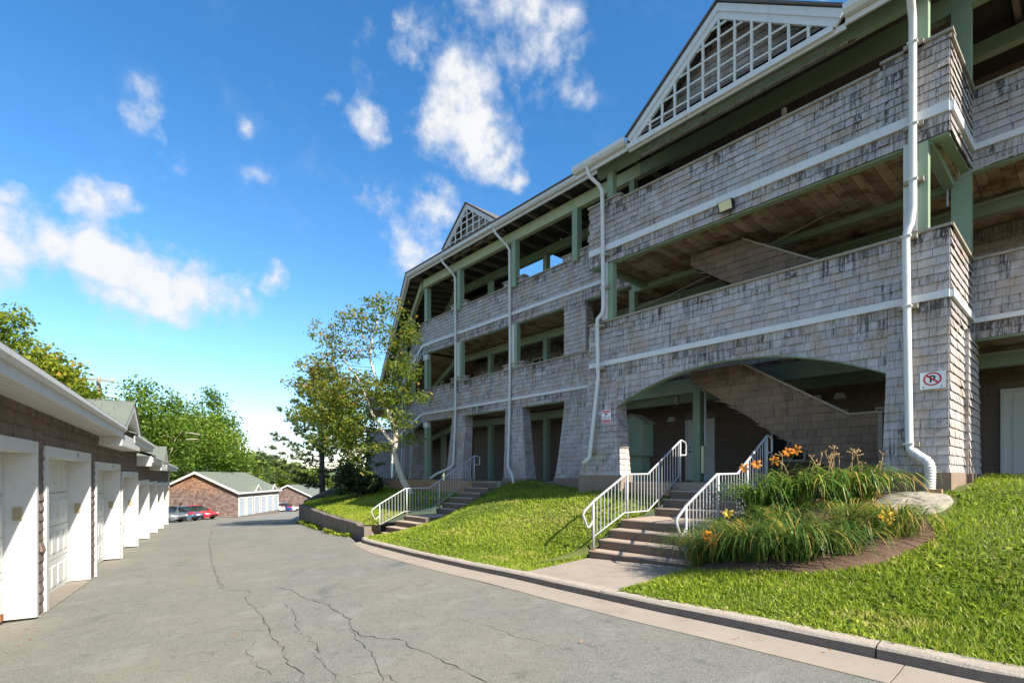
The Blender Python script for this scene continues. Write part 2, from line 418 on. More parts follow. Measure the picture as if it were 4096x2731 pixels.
plane = lambda x, y: -1.547 + .048 * x - .0107 * y
gp = [(x, y, plane(x, y)) for x, y in ((0, 0), (3, 3.5), (-6.4, 6.9), (-3, 10), (-4.4, 15.1), (-8.2, 10), (-7, 19), (-11, 26.3), (-13, 18.5), (-1, -6), (8, -2), (4, 6), (1, 9), (-9, 3), (-2, 5))]
gp += [(-16.5, 24, -2.6), (-19.1, 28.4, -2.75), (-29, 48.7, -4.37), (-31, 58, -4.75), (-23, 43, -4.0), (-31, 70, -5.2), (-37.7, 87, -6.15), (-16, 45, -3.9), (-30, 95, -6.6), (-22, 62, -5.2), (-45, 50, -4.6), (-50, 75, -5.6), (-30, 30, -3.3)]
g_fn = TPS(gp)
def g(x, y): return float(g_fn(np.array([x]), np.array([y]))[0])

# frames: bay front = FA (x = away to the left along the front, y = into the building)
C0 = Vector((6.84, 8.0, 0)); E0 = Vector((-.6596, .7516, 0)); N0 = Vector((.7516, .6596, 0))
FA = Fr(C0, E0, N0)
def uv(u, v, z=0.0): return FA.p(u, v, z)
VM = 2.1
K_MAIN = 19.0                                    # corner where the long wing turns away
kc = uv(K_MAIN, VM)
WD = Vector((-.290, .957, 0)).normalized(); WN = Vector((.957, .290, 0)).normalized()
FW = Fr((kc.x, kc.y), WD, WN)                    # long wing: x = away, y = into the building
# garage row frame: x = along the doors (away), y = into the garage
GD = Vector((-.5077, .8615, 0)).normalized(); GN = Vector((-.8615, -.5077, 0)).normalized()
FG = Fr((-6.44, 6.90), GD, GN)

def grid_mesh(name, fn, nu, nv, mat, **kw):
    vs = [fn(i / nu, j / nv) for j in range(nv + 1) for i in range(nu + 1)]
    fs = [(j * (nu + 1) + i, j * (nu + 1) + i + 1, (j + 1) * (nu + 1) + i + 1, (j + 1) * (nu + 1) + i) for j in range(nv) for i in range(nu)]
    return link_mesh(name, vs, fs, mat, smooth=True, **kw)

# ---- ground sheet out to the horizon
def axis_vals(lo, hi, dense_lo, dense_hi):
    a = list(np.linspace(dense_lo, dense_hi, 60))
    l = [dense_lo - (dense_lo - lo) * (i / 12) ** 2 for i in range(12, 0, -1)]
    h = [dense_hi + (hi - dense_hi) * (i / 12) ** 2 for i in range(1, 13)]
    return np.array(l + a + h)
gx = axis_vals(-1400, 1400, -70, 40); gy = axis_vals(-500, 1900, -20, 120)
GX, GY = np.meshgrid(gx, gy)
cx_, cy_ = np.clip(GX, -70, 30), np.clip(GY, -15, 110)
gz = g_fn(cx_, cy_)
far = np.hypot(GX - cx_, GY - cy_)
GZ = np.maximum(gz, -9.0) - .45 - np.minimum(far * .02, 6)
nx, ny = len(gx), len(gy)
vs = np.stack([GX.ravel(), GY.ravel(), GZ.ravel()], 1)
idx = np.arange(nx * ny).reshape(ny, nx)
fs = np.stack([idx[:-1, :-1].ravel(), idx[:-1, 1:].ravel(), idx[1:, 1:].ravel(), idx[1:, :-1].ravel()], 1)
tag(link_mesh('ground', vs, fs, MT['earth'], smooth=True, origin=(0, 0, 0)), kind='structure')
# far hills
def hills():
    v = []; f = []
    n = 80
    for i in range(n + 1):
        a = R(-75 + 150 * i / n); d = 900
        h = 14 + 9 * math.sin(i * .6) + 6 * math.sin(i * 1.7 + 1)
        for dd, hh in ((d, -20), (d + 60, h * .7), (d + 160, h), (d + 400, h * .9)):
            v.append((math.sin(a) * dd, math.cos(a) * dd, hh))
    for i in range(n):
        for k in range(3):
            f.append((i * 4 + k, (i + 1) * 4 + k, (i + 1) * 4 + k + 1, i * 4 + k + 1))
    tag(link_mesh('hills', v, f, MT['hill'], smooth=True, origin=(0, 0, 0)), kind='structure')
hills()

# ---- kerb line: (u, v) of the foot of the kerb face, measured along the front
CURB = [(-7, -5.72), (-3, -5.72), (-1, -5.67), (0.0, -5.58), (0.9, -5.5), (1.8, -5.44), (3.2, -5.28), (4.56, -5.10), (5.84, -4.99), (6.96, -4.86), (8.34, -4.69), (9.5, -4.52), (10.98, -4.30), (12.0, -4.12), (12.9, -3.78)]
cu = np.array([c[0] for c in CURB]); cv = np.array([c[1] for c in CURB])
def curb_v(u): return float(np.interp(u, cu, cv))
PAN = .42                                        # gutter pan width
def seam_v(u): return curb_v(u) - PAN * (1 if u < 10 else max(.3, 1 - (u - 10) * .23)) - .03

WALLB = [(13.16, -3.53), (13.83, -3.45), (15.5, -3.3), (17.24, -3.0), (19.2, -2.62), (21.17, -2.2), (23.3, -1.75), (25.51, -1.29), (27.0, -.75), (28.1, -.1)]
# ---- road sheet between the garage row and the kerb
stL = [FG.p(t, .6, 0) for t in (-14, -8, -4, 0, 3, 6, 9, 12, 15, 18, 21.5, 25.2)]
stR = [uv(u, seam_v(u)) for u in (-7, -4, -1.5, .5, 2.2, 4, 5.6, 7.2, 8.8, 10.4, 11.6, 12.9)]
stL += [Vector((-21.5, 31, 0)), Vector((-30, 37, 0)), Vector((-46, 44, 0)), Vector((-50, 56, 0)), Vector((-52, 72, 0)), Vector((-54, 95, 0)), Vector((-56, 120, 0))]
stR += [uv(15.5, -3.1), uv(19.2, -2.4), uv(28.2, 0.3), Vector((-13.5, 38, 0)), Vector((-19, 55, 0)), Vector((-26, 80, 0)), Vector((-32, 112, 0))]
def road_pt(a, b):
    k = b * (len(stL) - 1); i = min(int(k), len(stL) - 2); f = k - i
    l = stL[i].lerp(stL[i + 1], f); r = stR[i].lerp(stR[i + 1], f); p = l.lerp(r, a)
    return p
road_xy = np.array([[(lambda p: (p.x, p.y))(road_pt(i / 26, j / 130)) for i in range(27)] for j in range(131)])
rz = g_fn(road_xy[..., 0], road_xy[..., 1])
vs = np.concatenate([road_xy, rz[..., None]], 2).reshape(-1, 3)
idx = np.arange(27 * 131).reshape(131, 27)
fs = np.stack([idx[:-1, :-1].ravel(), idx[:-1, 1:].ravel(), idx[1:, 1:].ravel(), idx[1:, :-1].ravel()], 1)
road = tag(link_mesh('road', vs, fs, MT['asphalt'], smooth=True, origin=(0, 0, 0)), kind='structure')

# cracks in the asphalt: thin jagged ribbons, each its own piece
def ongr(x, y):      # where the line of sight through photo pixel x, y meets the road plane
    rx, rz_ = (x - CX_PX) / F_PX, (CY_PX - y) / F_PX
    t = -1.547 / (rz_ - .048 * rx + .0107)
    return Vector((rx * t, t, 0))
CR = [([(850, 2120), (835, 2170), (845, 2230), (858, 2285), (875, 2330), (895, 2360), (990, 2362), (1008, 2372), (985, 2385), (1000, 2420), (1040, 2460), (1070, 2510), (1105, 2560), (1140, 2615), (1180, 2670), (1225, 2731)], .022),
      ([(1110, 2350), (1165, 2358), (1220, 2395), (1290, 2412), (1340, 2440), (1385, 2470), (1400, 2505), (1440, 2535), (1545, 2557), (1600, 2555), (1650, 2590), (1740, 2625), (1830, 2675), (1900, 2700), (1960, 2735)], .024),
      ([(1130, 2410), (1170, 2440), (1185, 2480), (1195, 2535), (1240, 2552), (1270, 2585), (1255, 2620), (1290, 2650), (1330, 2690), (1360, 2731)], .016),
      ([(1390, 2500), (1420, 2560), (1470, 2600), (1510, 2670), (1530, 2731)], .012),
      ([(1830, 2475), (1920, 2495), (2010, 2520), (2060, 2550), (2170, 2570), (2250, 2600), (2330, 2620)], .012),
      ([(1020, 2560), (985, 2610), (1010, 2650), (1070, 2680), (1100, 2720)], .012),
      ([(1340, 2400), (1420, 2410), (1465, 2440)], .010), ([(1360, 2705), (1470, 2690), (1560, 2700), (1590, 2731)], .010), ([(895, 2240), (940, 2232), (985, 2225)], .012)]
for pts, wd in CR:
    P = [ongr(*p) for p in pts]; line = []
    for a, b in zip(P[:-1], P[1:]):
        n = max(2, int((b - a).length / .09))
        for k in range(n): line.append(a.lerp(b, k / n) + Vector((random.gauss(0, .018), random.gauss(0, .018), 0)))
    line.append(P[-1]); m = MB()
    vs = []; fs = []
    for i, p in enumerate(line):
        d = (line[min(i + 1, len(line) - 1)] - line[max(0, i - 1)]).normalized(); s = Vector((-d.y, d.x, 0))
        wv = wd * random.uniform(.06, .55) * .5 * (1 if 0 < i < len(line) - 1 else .1)
        for q in (p - s * wv, p + s * wv): vs.append((q.x, q.y, g(q.x, q.y) + .004))
    for i in range(len(line) - 1): fs.append((2 * i, 2 * i + 1, 2 * i + 3, 2 * i + 2))
    m.add(vs, fs); m.build('crack', MT['crack'], road)

# ---- gutter pan and kerb stones
CH = .115
pan = tag(empty('gutter_pan', uv(2, -5.7, -1.5), kind='structure'))
curb = tag(empty('curb', uv(2, -5.4, -1.5), kind='structure'))
def sweep_piece(name, parent, mat, u0, u1, prof, step=.3):
    n = max(2, int((u1 - u0) / step)); m = MB(); vs = []; fs = []; k = len(prof)
    for i in range(n + 1):
        u = u0 + (u1 - u0) * i / n
        for q, (dv, dz) in enumerate(prof):
            v = curb_v(u) + dv if dv > -.3 else seam_v(u) + (dv + PAN)
            p = uv(u, v); gb = uv(u, curb_v(u))
            vs.append((p.x, p.y, g(p.x, p.y) + dz + random.uniform(-.004, .004) * (dz > .02)))
    for i in range(n):
        for q in range(k):
            fs.append((i * k + q, (i + 1) * k + q, (i + 1) * k + (q + 1) % k, i * k + (q + 1) % k))
    fs.append(tuple(range(k))[::-1]); fs.append(tuple(n * k + q for q in range(k)))
    m.add(vs, fs); return m.build(name, mat, parent)
cuts = [-7, -4.1, -1.9, -.36, 2.62, 3.45, 5.05, 7.6, 10.3, 12.55]
for a, b in zip(cuts[:-1], cuts[1:]):
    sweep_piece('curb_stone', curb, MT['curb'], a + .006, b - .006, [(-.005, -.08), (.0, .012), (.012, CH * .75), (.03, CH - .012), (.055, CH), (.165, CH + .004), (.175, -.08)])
pc = [-7, -3.9, -.55, 2.9, 6.2, 9.2, 12.4]
for a, b in zip(pc[:-1], pc[1:]):
    sweep_piece('gutter_slab', pan, MT['concrete_lt'], a + .005, b - .005, [(-PAN, -.05), (-PAN, .006), (-.2, .004), (-.012, .014), (-.012, -.05)])

# ---- lawns
def stair_z(v): return float(np.interp(v, [-2.9, -1.85, -.62, .3], [-1.52, -.97, -.82, -.30]))
lp = []
for u in (-6, -4, -2, -.5, 1, 2.5, 4, 5.5, 7, 8.5, 10, 11.5, 12.6):
    v = curb_v(u) + .18; p = uv(u, v); lp.append((u, v, g(p.x, p.y) + CH - .012))
lp += [(-.3, .6, -.15), (-2.5, 1.6, -.12), (-6, 1.6, -.12), (.3, -.3, -.28), (1.0, -.4, -.34), (2.0, .3, -.36), (-.2, -1, -.40), (-2.5, -1.0, -.52), (-2.5, -3.2, -.95), (-.4, -3.2, -.93),
       (2.7, -2.85, -1.42), (2.7, -1.8, -.98), (2.7, -.6, -.72), (2.0, -2.2, -.84), (1.0, -2.2, -.72), (1.5, -3.4, -1.1), (.2, -2.4, -.70),
       (4.95, -2.85, -1.50), (4.95, -1.9, -1.05), (4.95, -.7, -.78), (5.2, -.1, -.52), (6.2, -.2, -.43), (6.8, -.35, -.45), (7.7, -.25, -.52), (8.6, 1.4, -.50),
       (9.5, 1.8, -.42), (10.5, 1.8, -.29), (11.7, 1.75, -.22), (13.1, 1.75, -.45), (12.5, 1.0, -.52), (12.6, .2, -.92), (12.7, -.8, -1.32), (12.9, -1.8, -1.62), (13.0, -2.8, -1.84),
       (9.0, -.5, -.62), (10.6, -.5, -.70), (9.2, -2.6, -1.20), (7.2, -2.6, -1.18), (11.2, -2.2, -1.42), (11.9, -.6, -1.02), (11.9, .6, -.60), (6.2, -1.2, -.72), (5.9, -3.6, -1.52), (8.0, -1.4, -.80)]
lawn_fn = TPS(lp)
def lawn_z(u, v): return float(lawn_fn(np.array([u]), np.array([v]))[0])
ST1 = (2.80, 4.92)        # stair one lies between these u values
ST2 = (12.55, 14.0)
def lawn_piece(name, ulist, vtop, vbot, zf, nv, lab=None):
    vs = []; fs = []
    for u in ulist:
        a, b = vbot(u), vtop(u)
        for j in range(nv + 1):
            v = a + (b - a) * j / nv; p = uv(u, v)
            vs.append((p.x, p.y, zf(u, v)))
    k = nv + 1
    for i in range(len(ulist) - 1):
        for j in range(nv): fs.append((i * k + j, i * k + j + 1, (i + 1) * k + j + 1, (i + 1) * k + j))
    return link_mesh(name, vs, fs, MT['turf'], smooth=True, origin=tuple(uv(ulist[0], 0, -1)))
lawn_bot = lambda u: curb_v(u) + .172
top_r = lambda u: 1.9 if u < -.1 else .35
lawns = []
WALK_V = lambda u: curb_v(u) + .172
lawn_main = empty('lawn', uv(6, -2, -1), kind='structure')
def addl(o):
    o.parent = lawn_main; o.location = o.location - lawn_main.location
addl(lawn_piece('lawn_sheet', list(np.linspace(-7, 2.55, 34)), top_r, lawn_bot, lawn_z, 36))
addl(lawn_piece('lawn_sheet', list(np.linspace(2.55, 2.84, 3)), lambda u: .3, lambda u: -3.2, lawn_z, 20))
addl(lawn_piece('lawn_sheet', list(np.linspace(4.9, 12.75, 40)), lambda u: .3 if u < 7.6 else 1.95, lambda u: lawn_bot(u) if u > 4.95 else -3.0, lawn_z, 36))
addl(lawn_piece('lawn_sheet', [12.75, 12.88, 13.0], lambda u: -.2 - (u - 12.75) * 3.2, lambda u: -3.0, lambda u, v: lawn_z(12.75, v) - (u - 12.75) * .1, 14))
# the left lawn behind the retaining wall
wu = np.array([q[0] for q in WALLB]); wv = np.array([q[1] for q in WALLB])
WALL_TOP = -1.5
def wall_v(u): return float(np.interp(u, wu, wv))
lq = [(u, wall_v(u) + .1, WALL_TOP - .03) for u in (13.3, 14.5, 16, 18, 20, 22, 24, 25.5)]
lq += [(13.98, -2.6, -1.62), (13.98, -1.7, -1.32), (13.98, -.4, -1.12), (13.98, .8, -.82), (15, .9, -.78), (17.2, .6, -.80), (19.5, .7, -.78), (21.3, 1.0, -.72),
       (16, -1.2, -1.18), (19, -1.0, -1.10), (22, 0.2, -1.0), (24.5, 1.2, -.95), (27.8, .8, -1.35)]
for t in (3, 8, 14, 20, 26):
    p = FW.p(t, -.2, 0); d = Vector((p.x, p.y, 0)) - C0; lq.append((d.dot(E0), d.dot(N0), -.52 - .006 * t))
for t in (8, 14, 20): 
    p = FW.p(t, -4.2, 0); d = Vector((p.x, p.y, 0)) - C0; lq.append((d.dot(E0), d.dot(N0), -1.15 - .01 * t))
lq += [(30, 1.5, -1.9), (40, 3, -2.4), (46, 8, -1.4)]
lawn2_fn = TPS(lq)
def lawn2_z(u, v): return float(lawn2_fn(np.array([u]), np.array([v]))[0])
def wing_v(u):
    p = FW.p((u - K_MAIN) * .91 if u > K_MAIN else 0, 0.3, 0)
    # v of the wing front at the same u
    tt = (u - K_MAIN) / WD.dot(E0)
    q = FW.p(max(tt, 0), .3, 0); d = Vector((q.x, q.y, 0)) - C0
    return d.dot(N0)
def l2_top(u): return 1.9 if u < K_MAIN + .6 else wing_v(u)
def l2_bot(u): return wall_v(u) + .12
o = lawn_piece('lawn_sheet', [13.2, 13.6, 13.98], lambda u: -2.55, l2_bot, lawn2_z, 6); addl(o)
o = lawn_piece('lawn_sheet', list(np.linspace(13.98, 28.3, 50)), l2_top, l2_bot, lawn2_z, 30); addl(o)

# walkway slab from the kerb to the stair
m = MB()
def walk_z(u, v):
    p = uv(u, v); return max(g(p.x, p.y) + .115 - .02 * max(0, (v + 5.1)), -1.62 + .04 * (4.9 - u))
vs = []; fs = []
wl = [(4.95, -2.8), (4.72, -3.4), (4.5, -4.2), (4.38, curb_v(4.38) + .176)]; wr = [(2.55, -2.8), (2.5, -3.4), (2.45, -4.2), (2.4, curb_v(2.4) + .176)]
n = 18
for j in range(n + 1):
    k = j / n * 3; i = min(int(k), 2); f = k - i
    a = (wl[i][0] + (wl[i + 1][0] - wl[i][0]) * f, wl[i][1] + (wl[i + 1][1] - wl[i][1]) * f)
    b = (wr[i][0] + (wr[i + 1][0] - wr[i][0]) * f, wr[i][1] + (wr[i + 1][1] - wr[i][1]) * f)
    for q in range(9):
        u = a[0] + (b[0] - a[0]) * q / 8; v = a[1] + (b[1] - a[1]) * q / 8
        v = min(v, -2.8) if j == 0 else v
        pz = uv(u, v); e_ = (v - (curb_v(u) + .176)) / (-2.8 - curb_v(u) - .176)
        zc = g(pz.x, pz.y) + CH - .004
        z = zc + (-1.585 + (4.9 - u) * .045 - zc) * max(0, min(1, e_)) 
        p = uv(u, v, z); vs.append(tuple(p))
for j in range(n):
    for q in range(8): fs.append((j * 9 + q, j * 9 + q + 1, (j + 1) * 9 + q + 1, (j + 1) * 9 + q))
tag(link_mesh('walkway', vs, fs, MT['concrete_lt'], smooth=True), kind='structure')
# soil of the flower bed, laid just over the turf
bed = [(-.08, -3.1), (.12, -3.6), (.6, -3.98), (1.3, -4.02), (1.95, -3.9), (2.5, -3.55), (2.72, -2.9), (2.76, -1.5), (2.76, -.1), (.9, -.1), (.25, -.25), (.15, -.9), (-.05, -1.8), (-.25, -2.6)]
bc = (1.3, -2.2); vs = []; fs = []; nb = 84; rings = 9
bx = [b[0] for b in bed] + [bed[0][0]]; by = [b[1] for b in bed] + [bed[0][1]]
for r_ in range(rings + 1):
    for i in range(nb):
        k = i / nb * len(bed); u = bc[0] + (np.interp(k, range(len(bx)), bx) - bc[0]) * r_ / rings; v = bc[1] + (np.interp(k, range(len(by)), by) - bc[1]) * r_ / rings
        if r_ == rings: u += random.uniform(-.05, .05); v += random.uniform(-.05, .05)
        vs.append(tuple(uv(u, v, lawn_z(u, v) + (.035 if r_ < rings else .004) + random.uniform(-.012, .014))))
for r_ in range(rings):
    for i in range(nb):
        fs.append((r_ * nb + i, r_ * nb + (i + 1) % nb, (r_ + 1) * nb + (i + 1) % nb, (r_ + 1) * nb + i))
tag(link_mesh('soil', vs, fs, MT['soil'], smooth=True), kind='structure')
def in_bed(u, v):
    c = False; n = len(bed)
    for i in range(n):
        (x1, y1), (x2, y2) = bed[i], bed[(i + 1) % n]
        if (y1 > v) != (y2 > v) and u < (x2 - x1) * (v - y1) / (y2 - y1) + x1: c = not c
    return c
# ------------------------------------------------------------------ the apartment building
bld = empty('apartment_building', uv(3.5, 1.0, -.4), 'three storey weathered grey shingled apartment building with sage green posts and white downspouts', 'building')
SHG = []      # loose shingles of the building: (corners, tone, cut?, material)
def shingles(dest, fr, z0, z1, smin, smax, vf=None, expo=.148, mat='shingle', zlow=None, ztop=None, sh=0.0, thick=.023, wmin=.10, wmax=.25):
    rows = max(1, int(round((z1 - z0) / expo))); ex = (z1 - z0) / rows
    fmin = smin if callable(smin) else (lambda z: smin); fmax = smax if callable(smax) else (lambda z: smax)
    vf = vf or (lambda s, z: 0.0)
    for r in range(rows):
        zb = z0 + r * ex; zt = zb + ex + .012
        a0, a1 = fmin(zb), fmax(zb); b0, b1 = fmin(zt), fmax(zt)
        L = a1 - a0
        if L < .03: continue
        cuts = [0.0]
        while cuts[-1] < L - wmin * .8: cuts.append(cuts[-1] + random.uniform(wmin, wmax))
        cuts[-1] = L
        for c0, c1 in zip(cuts[:-1], cuts[1:]):
            f0, f1 = c0 / L, c1 / L; gap = .0025
            s0, s1 = a0 + c0 + gap, a0 + c1 - gap
            u0, u1 = b0 + f0 * (b1 - b0) + gap, b0 + f1 * (b1 - b0) - gap
            jit = random.uniform(-.005, .003); th = thick * random.uniform(.75, 1.3) * (1.7 if random.random() < .05 else 1); zl = [zb + jit, zb + jit]; zu = [zt, zt]; cut = False
            if zlow:
                l0, l1 = zlow(s0), zlow(s1)
                if min(l0, l1) > zt - .01: continue
                if max(l0, l1) > zl[0]: cut = True; zl = [min(max(zl[0], l0), zt), min(max(zl[1], l1), zt)]
            if ztop:
                h0, h1 = ztop(s0), ztop(s1)
                if max(h0, h1) < zb + .01: continue
                if min(h0, h1) < zt: cut = True; zu = [max(min(zu[0], h0), zl[0]), max(min(zu[1], h1), zl[1])]
            P = fr.p
            def q(s, o, z): return P(s, vf(s, z) + o, z + sh * s)
            cor = [q(s0, -th, zl[0]), q(s1, -th, zl[1]), q(s1, .004, zl[1]), q(s0, .004, zl[0]),
                   q(u0, -.003, zu[0]), q(u1, -.003, zu[1]), q(u1, .006, zu[1]), q(u0, .006, zu[0])]
            dest.append((cor, random.random(), cut, mat, max(0.0, 1 - (rows - 1 - r) * .4)))

def flush_shingles(dest, thing, limit, name='shingle'):
    """nearest shingles in view become parts of their own, the rest one joined part per material"""
    sc = []
    for i, (c, t, cut, mt, stn) in enumerate(dest):
        p = (c[0] + c[1] + c[4] + c[5]) / 4
        nrm = (c[1] - c[0]).cross(c[4] - c[0])
        ok = p.y > .5 and abs(p.x / p.y) < .98 and -.41 < p.z / p.y < .93 and nrm.dot(-p) > 0 and not cut
        sc.append(((nrm.length * abs(nrm.normalized().dot(p.normalized())) / max(p.length_squared, .1)) if ok else -1, i))
    sc.sort(reverse=True); chosen = {i for s, i in sc[:limit] if s > 0}
    units = {}
    groups = {}; stains = {}
    for i, (c, t, cut, mt, stn) in enumerate(dest):
        if i in chosen:
            ex = c[1] - c[0]; ez = ((c[4] + c[5]) - (c[0] + c[1])) / 2
            ez_h = ez.length; exn = ex.normalized(); ezn = (ez - exn * ez.dot(exn)).normalized(); eyn = ezn.cross(exn)
            key = (mt, i % 4, round(stn * 2))
            if key not in units:
                m = MB(); k = i % 4; d = .06 * k - .09
                m.hexa([Vector(p) for p in ((0, 0, d * .25), (1, 0, -d * .25), (1, 1, -d * .25), (0, 1, d * .25), (0, 0, 1), (1, 0, 1), (1, 1, 1), (0, 1, 1))])
                tmp = m.build(name, MT[mt], None, local=True); at_ = tmp.data.attributes.new('stain', 'FLOAT', 'FACE'); at_.data.foreach_set('value', [key[2] / 2] * 6); units[key] = tmp.data; bpy.data.objects.remove(tmp)
            o = bpy.data.objects.new(name, units[key]); COL.objects.link(o)
            o.parent = thing
            M = Matrix((exn, eyn, ezn)).transposed()
            o.rotation_euler = M.to_euler(); o.location = c[0] - wloc(thing)
            o.scale = (ex.length, (c[3] - c[0]).length + .002, ez_h)
        else:
            groups.setdefault(mt, MB()).hexa(c, t); stains.setdefault(mt, []).extend([stn] * 6)
    for mt, m in groups.items():
        o = tag(m.build(name + 's', MT[mt], thing), kind='stuff')
        if len(stains[mt]) == len(o.data.polygons):
            o.data.attributes.new('stain', 'FLOAT', 'FACE').data.foreach_set('value', stains[mt])

FR_ = Fr(C0, N0, E0)                                   # right return of the bay: x = into the building
FL_ = Fr(tuple(uv(7.25, 0))[:2], N0, -E0)              # left return of the bay
GEN = {k: MB() for k in ('wall', )}
def part(name, mat, fn):
    m = MB(); fn(m); return m.build(name, MT[mat], bld)
def bx(name, mat, fr, *a, **k): return part(name, mat, lambda m: m.box(fr, *a, **k))
def trim(fr, s0, s1, z0, z1, v0=-.055, v1=.01, sh=0.0): return bx('trim_board', 'whitegrey', fr, s0, s1, v0, v1, z0, z1, sh=sh)
def cap(fr, s0, s1, z, v0=-.05, v1=.2, sh=0.0):
    return bx('parapet_cap', 'capwood', fr, s0, s1, v0, v1, z - .045, z, sh=sh)
def wallbox(fr, s0, s1, z0, z1, v0=.0, v1=.12, sh=0.0):
    m = wall_acc; m.box(fr, s0, s1, v0, v1, z0, z1, 0, sh)
wall_acc = MB()
def post(fr, u, v, z0, z1, w=.19, mat='green'): return bx('post', mat, fr, u - w / 2, u + w / 2, v - w / 2, v + w / 2, z0, z1)

# --- storey bands
BAY = dict(s3=(5.69, 5.845), f3=5.385, c3=6.87, s2=(2.785, 2.905), c2=3.935)
MAI = dict(s3=(5.905, 6.02), f3=5.575, c3=7.05, s2=(2.765, 2.86), f2=2.48, c2=3.95)
def band(fr, s0, s1, B, levels=(2, 3), sh=0.0, caps=True, fascia2=True):
    for L in levels:
        a, b = B['s%d' % L]; c = B['c%d' % L]
        wallbox(fr, s0, s1, b - .03, c - .04, .006, .12, sh)
        shingles(SHG, fr, b + .012, c - .05, s0, s1, sh=sh)
        trim(fr, s0 - .0, s1 + .0, a, b, sh=sh)
        if L == 3 or fascia2:
            f = B['f%d' % L]
            wallbox(fr, s0, s1, f + .03, a + .02, .006, .12, sh)
            shingles(SHG, fr, f, a - .005, s0, s1, sh=sh, expo=.15)
            bx('beam', 'green', fr, s0 + .01, s1 - .01, .02, .17, f - .03, f + .04, sh=sh)
        if caps: cap(fr, s0 - .03, s1 + .03, c, sh=sh)
def raised(fr, s0, s1, zlo, zhi, sh=0.0):
    wallbox(fr, s0 + .03, s1 - .03, zlo - .05, zhi - .04, .006, .12, sh)
    shingles(SHG, fr, zlo - .045, zhi - .045, s0 + .03, s1 - .03, sh=sh, expo=.2)
    cap(fr, s0, s1, zhi, -.055, .205, sh=sh)

# --- bay front
band(FA, 0.0, 7.25, BAY, (3,), caps=False)
cap(FA, .9, 6.24, BAY['c3'])
raised(FA, -.05, .9, BAY['c3'], 6.96); raised(FA, 6.24, 7.3, BAY['c3'], 7.0)
band(FA, 0.0, 7.25, BAY, (2,), fascia2=False)
def arch(s):
    x = (s - 3.6) / 2.82
    if abs(x) >= 1: return 1.70
    return 1.70 + .70 * (1 - abs(x) ** 2.05)
ACUT = (.80, 6.43)
shingles(SHG, FA, 1.55, 2.78, ACUT[0], ACUT[1], zlow=arch, expo=.148)
n = 40; m = MB(); mu = MB()
for i in range(n):
    s0 = ACUT[0] + (ACUT[1] - ACUT[0]) * i / n; s1 = ACUT[0] + (ACUT[1] - ACUT[0]) * (i + 1) / n
    a0, a1 = arch(s0), arch(s1); P = FA.p
    m.hexa([P(s0, .006, a0), P(s1, .006, a1), P(s1, .12, a1), P(s0, .12, a0), P(s0, .006, 2.8), P(s1, .006, 2.8), P(s1, .12, 2.8), P(s0, .12, 2.8)])
    mu.hexa([P(s0, -.012, a0 - .02), P(s1, -.012, a1 - .02), P(s1, .15, a1 - .02), P(s0, .15, a0 - .02), P(s0, -.012, a0 - .001), P(s1, -.012, a1 - .001), P(s1, .15, a1 - .001), P(s0, .15, a0 - .001)])
m.build('arch_wall', MT['shingle'], bld); mu.build('arch_soffit', MT['green'], bld)
# columns at the ends of the arch, flaring towards the foot
fl = lambda z, k=.13: -k * max(0, min(1, (2.7 - z) / 2.7)) ** 1.15
def column(fr, z0, z1, l0, l1, r0, r1, depth, side, kv=.13, fr_side=None, found=None, expo=.143):
    """l0,r0: s range at the foot, l1,r1: at the top"""
    T = lambda z: max(0.0, min(1.0, (z - z0) / (z1 - z0)))
    lo = lambda z: l0 + (l1 - l0) * T(z) ** .8; hi = lambda z: r0 + (r1 - r0) * T(z) ** .8
    vv = lambda s, z: -kv * (1 - T(z)) ** 1.1
    shingles(SHG, fr, z0, z1, lo, hi, vv, expo=expo)
    m = wall_acc; nz = 6; P = fr.p
    for i in range(nz):
        za = z0 + (z1 - z0) * i / nz + .01; zb = z0 + (z1 - z0) * (i + 1) / nz
        m.hexa([P(lo(za), vv(0, za) + .006, za), P(hi(za), vv(0, za) + .006, za), P(hi(za), depth, za), P(lo(za), depth, za),
                P(lo(zb), vv(0, zb) + .006, zb), P(hi(zb), vv(0, zb) + .006, zb), P(hi(zb), depth, zb), P(lo(zb), depth, zb)])
    # the side that looks to the right (towards smaller s), shingled as well
    fs = Fr(tuple(P(0, 0, 0))[:2], fr.ey, fr.ex)
    shingles(SHG, fs, z0, z1, lambda z: vv(0, z), depth, lambda s, z: lo(z), expo=expo)
    if side == 2:
        fs2 = Fr(tuple(P(0, 0, 0))[:2], fr.ey, -fr.ex)
        shingles(SHG, fs2, z0, z1, lambda z: vv(0, z), depth, lambda s, z: -hi(z), expo=expo)
    if found:
        bx('foundation', 'concrete_red', fr, l0 - .04, r0 + .05, -kv - .03, depth + .03, found, z0 + .012)
column(FA, .03, 2.78, 0.0, 0.0, .86, .79, 1.26, 1, .12, found=-.55)
column(FA, -.01, 2.78, 6.22, 6.44, 7.46, 7.28, .34, 2, .13, found=-.75)
# pilaster behind the right column
fp = Fr(tuple(uv(-.035, 1.26))[:2], N0, E0)
shingles(SHG, fp, .02, 2.5, 0, 1.25, lambda s, z: -.04 * (1 - z / 2.5), expo=.143)
fp2 = Fr(tuple(uv(-.075, 1.26))[:2], E0, N0)
shingles(SHG, fp2, .02, 2.5, 0, .12, lambda s, z: -.05 * (1 - z / 2.5), expo=.143)
wall_acc.box(FA, -.03, .3, 1.27, 2.5, 0.0, 2.5)
bx('foundation', 'concrete_red', FA, -.12, .3, 1.24, 2.55, -.5, .03)
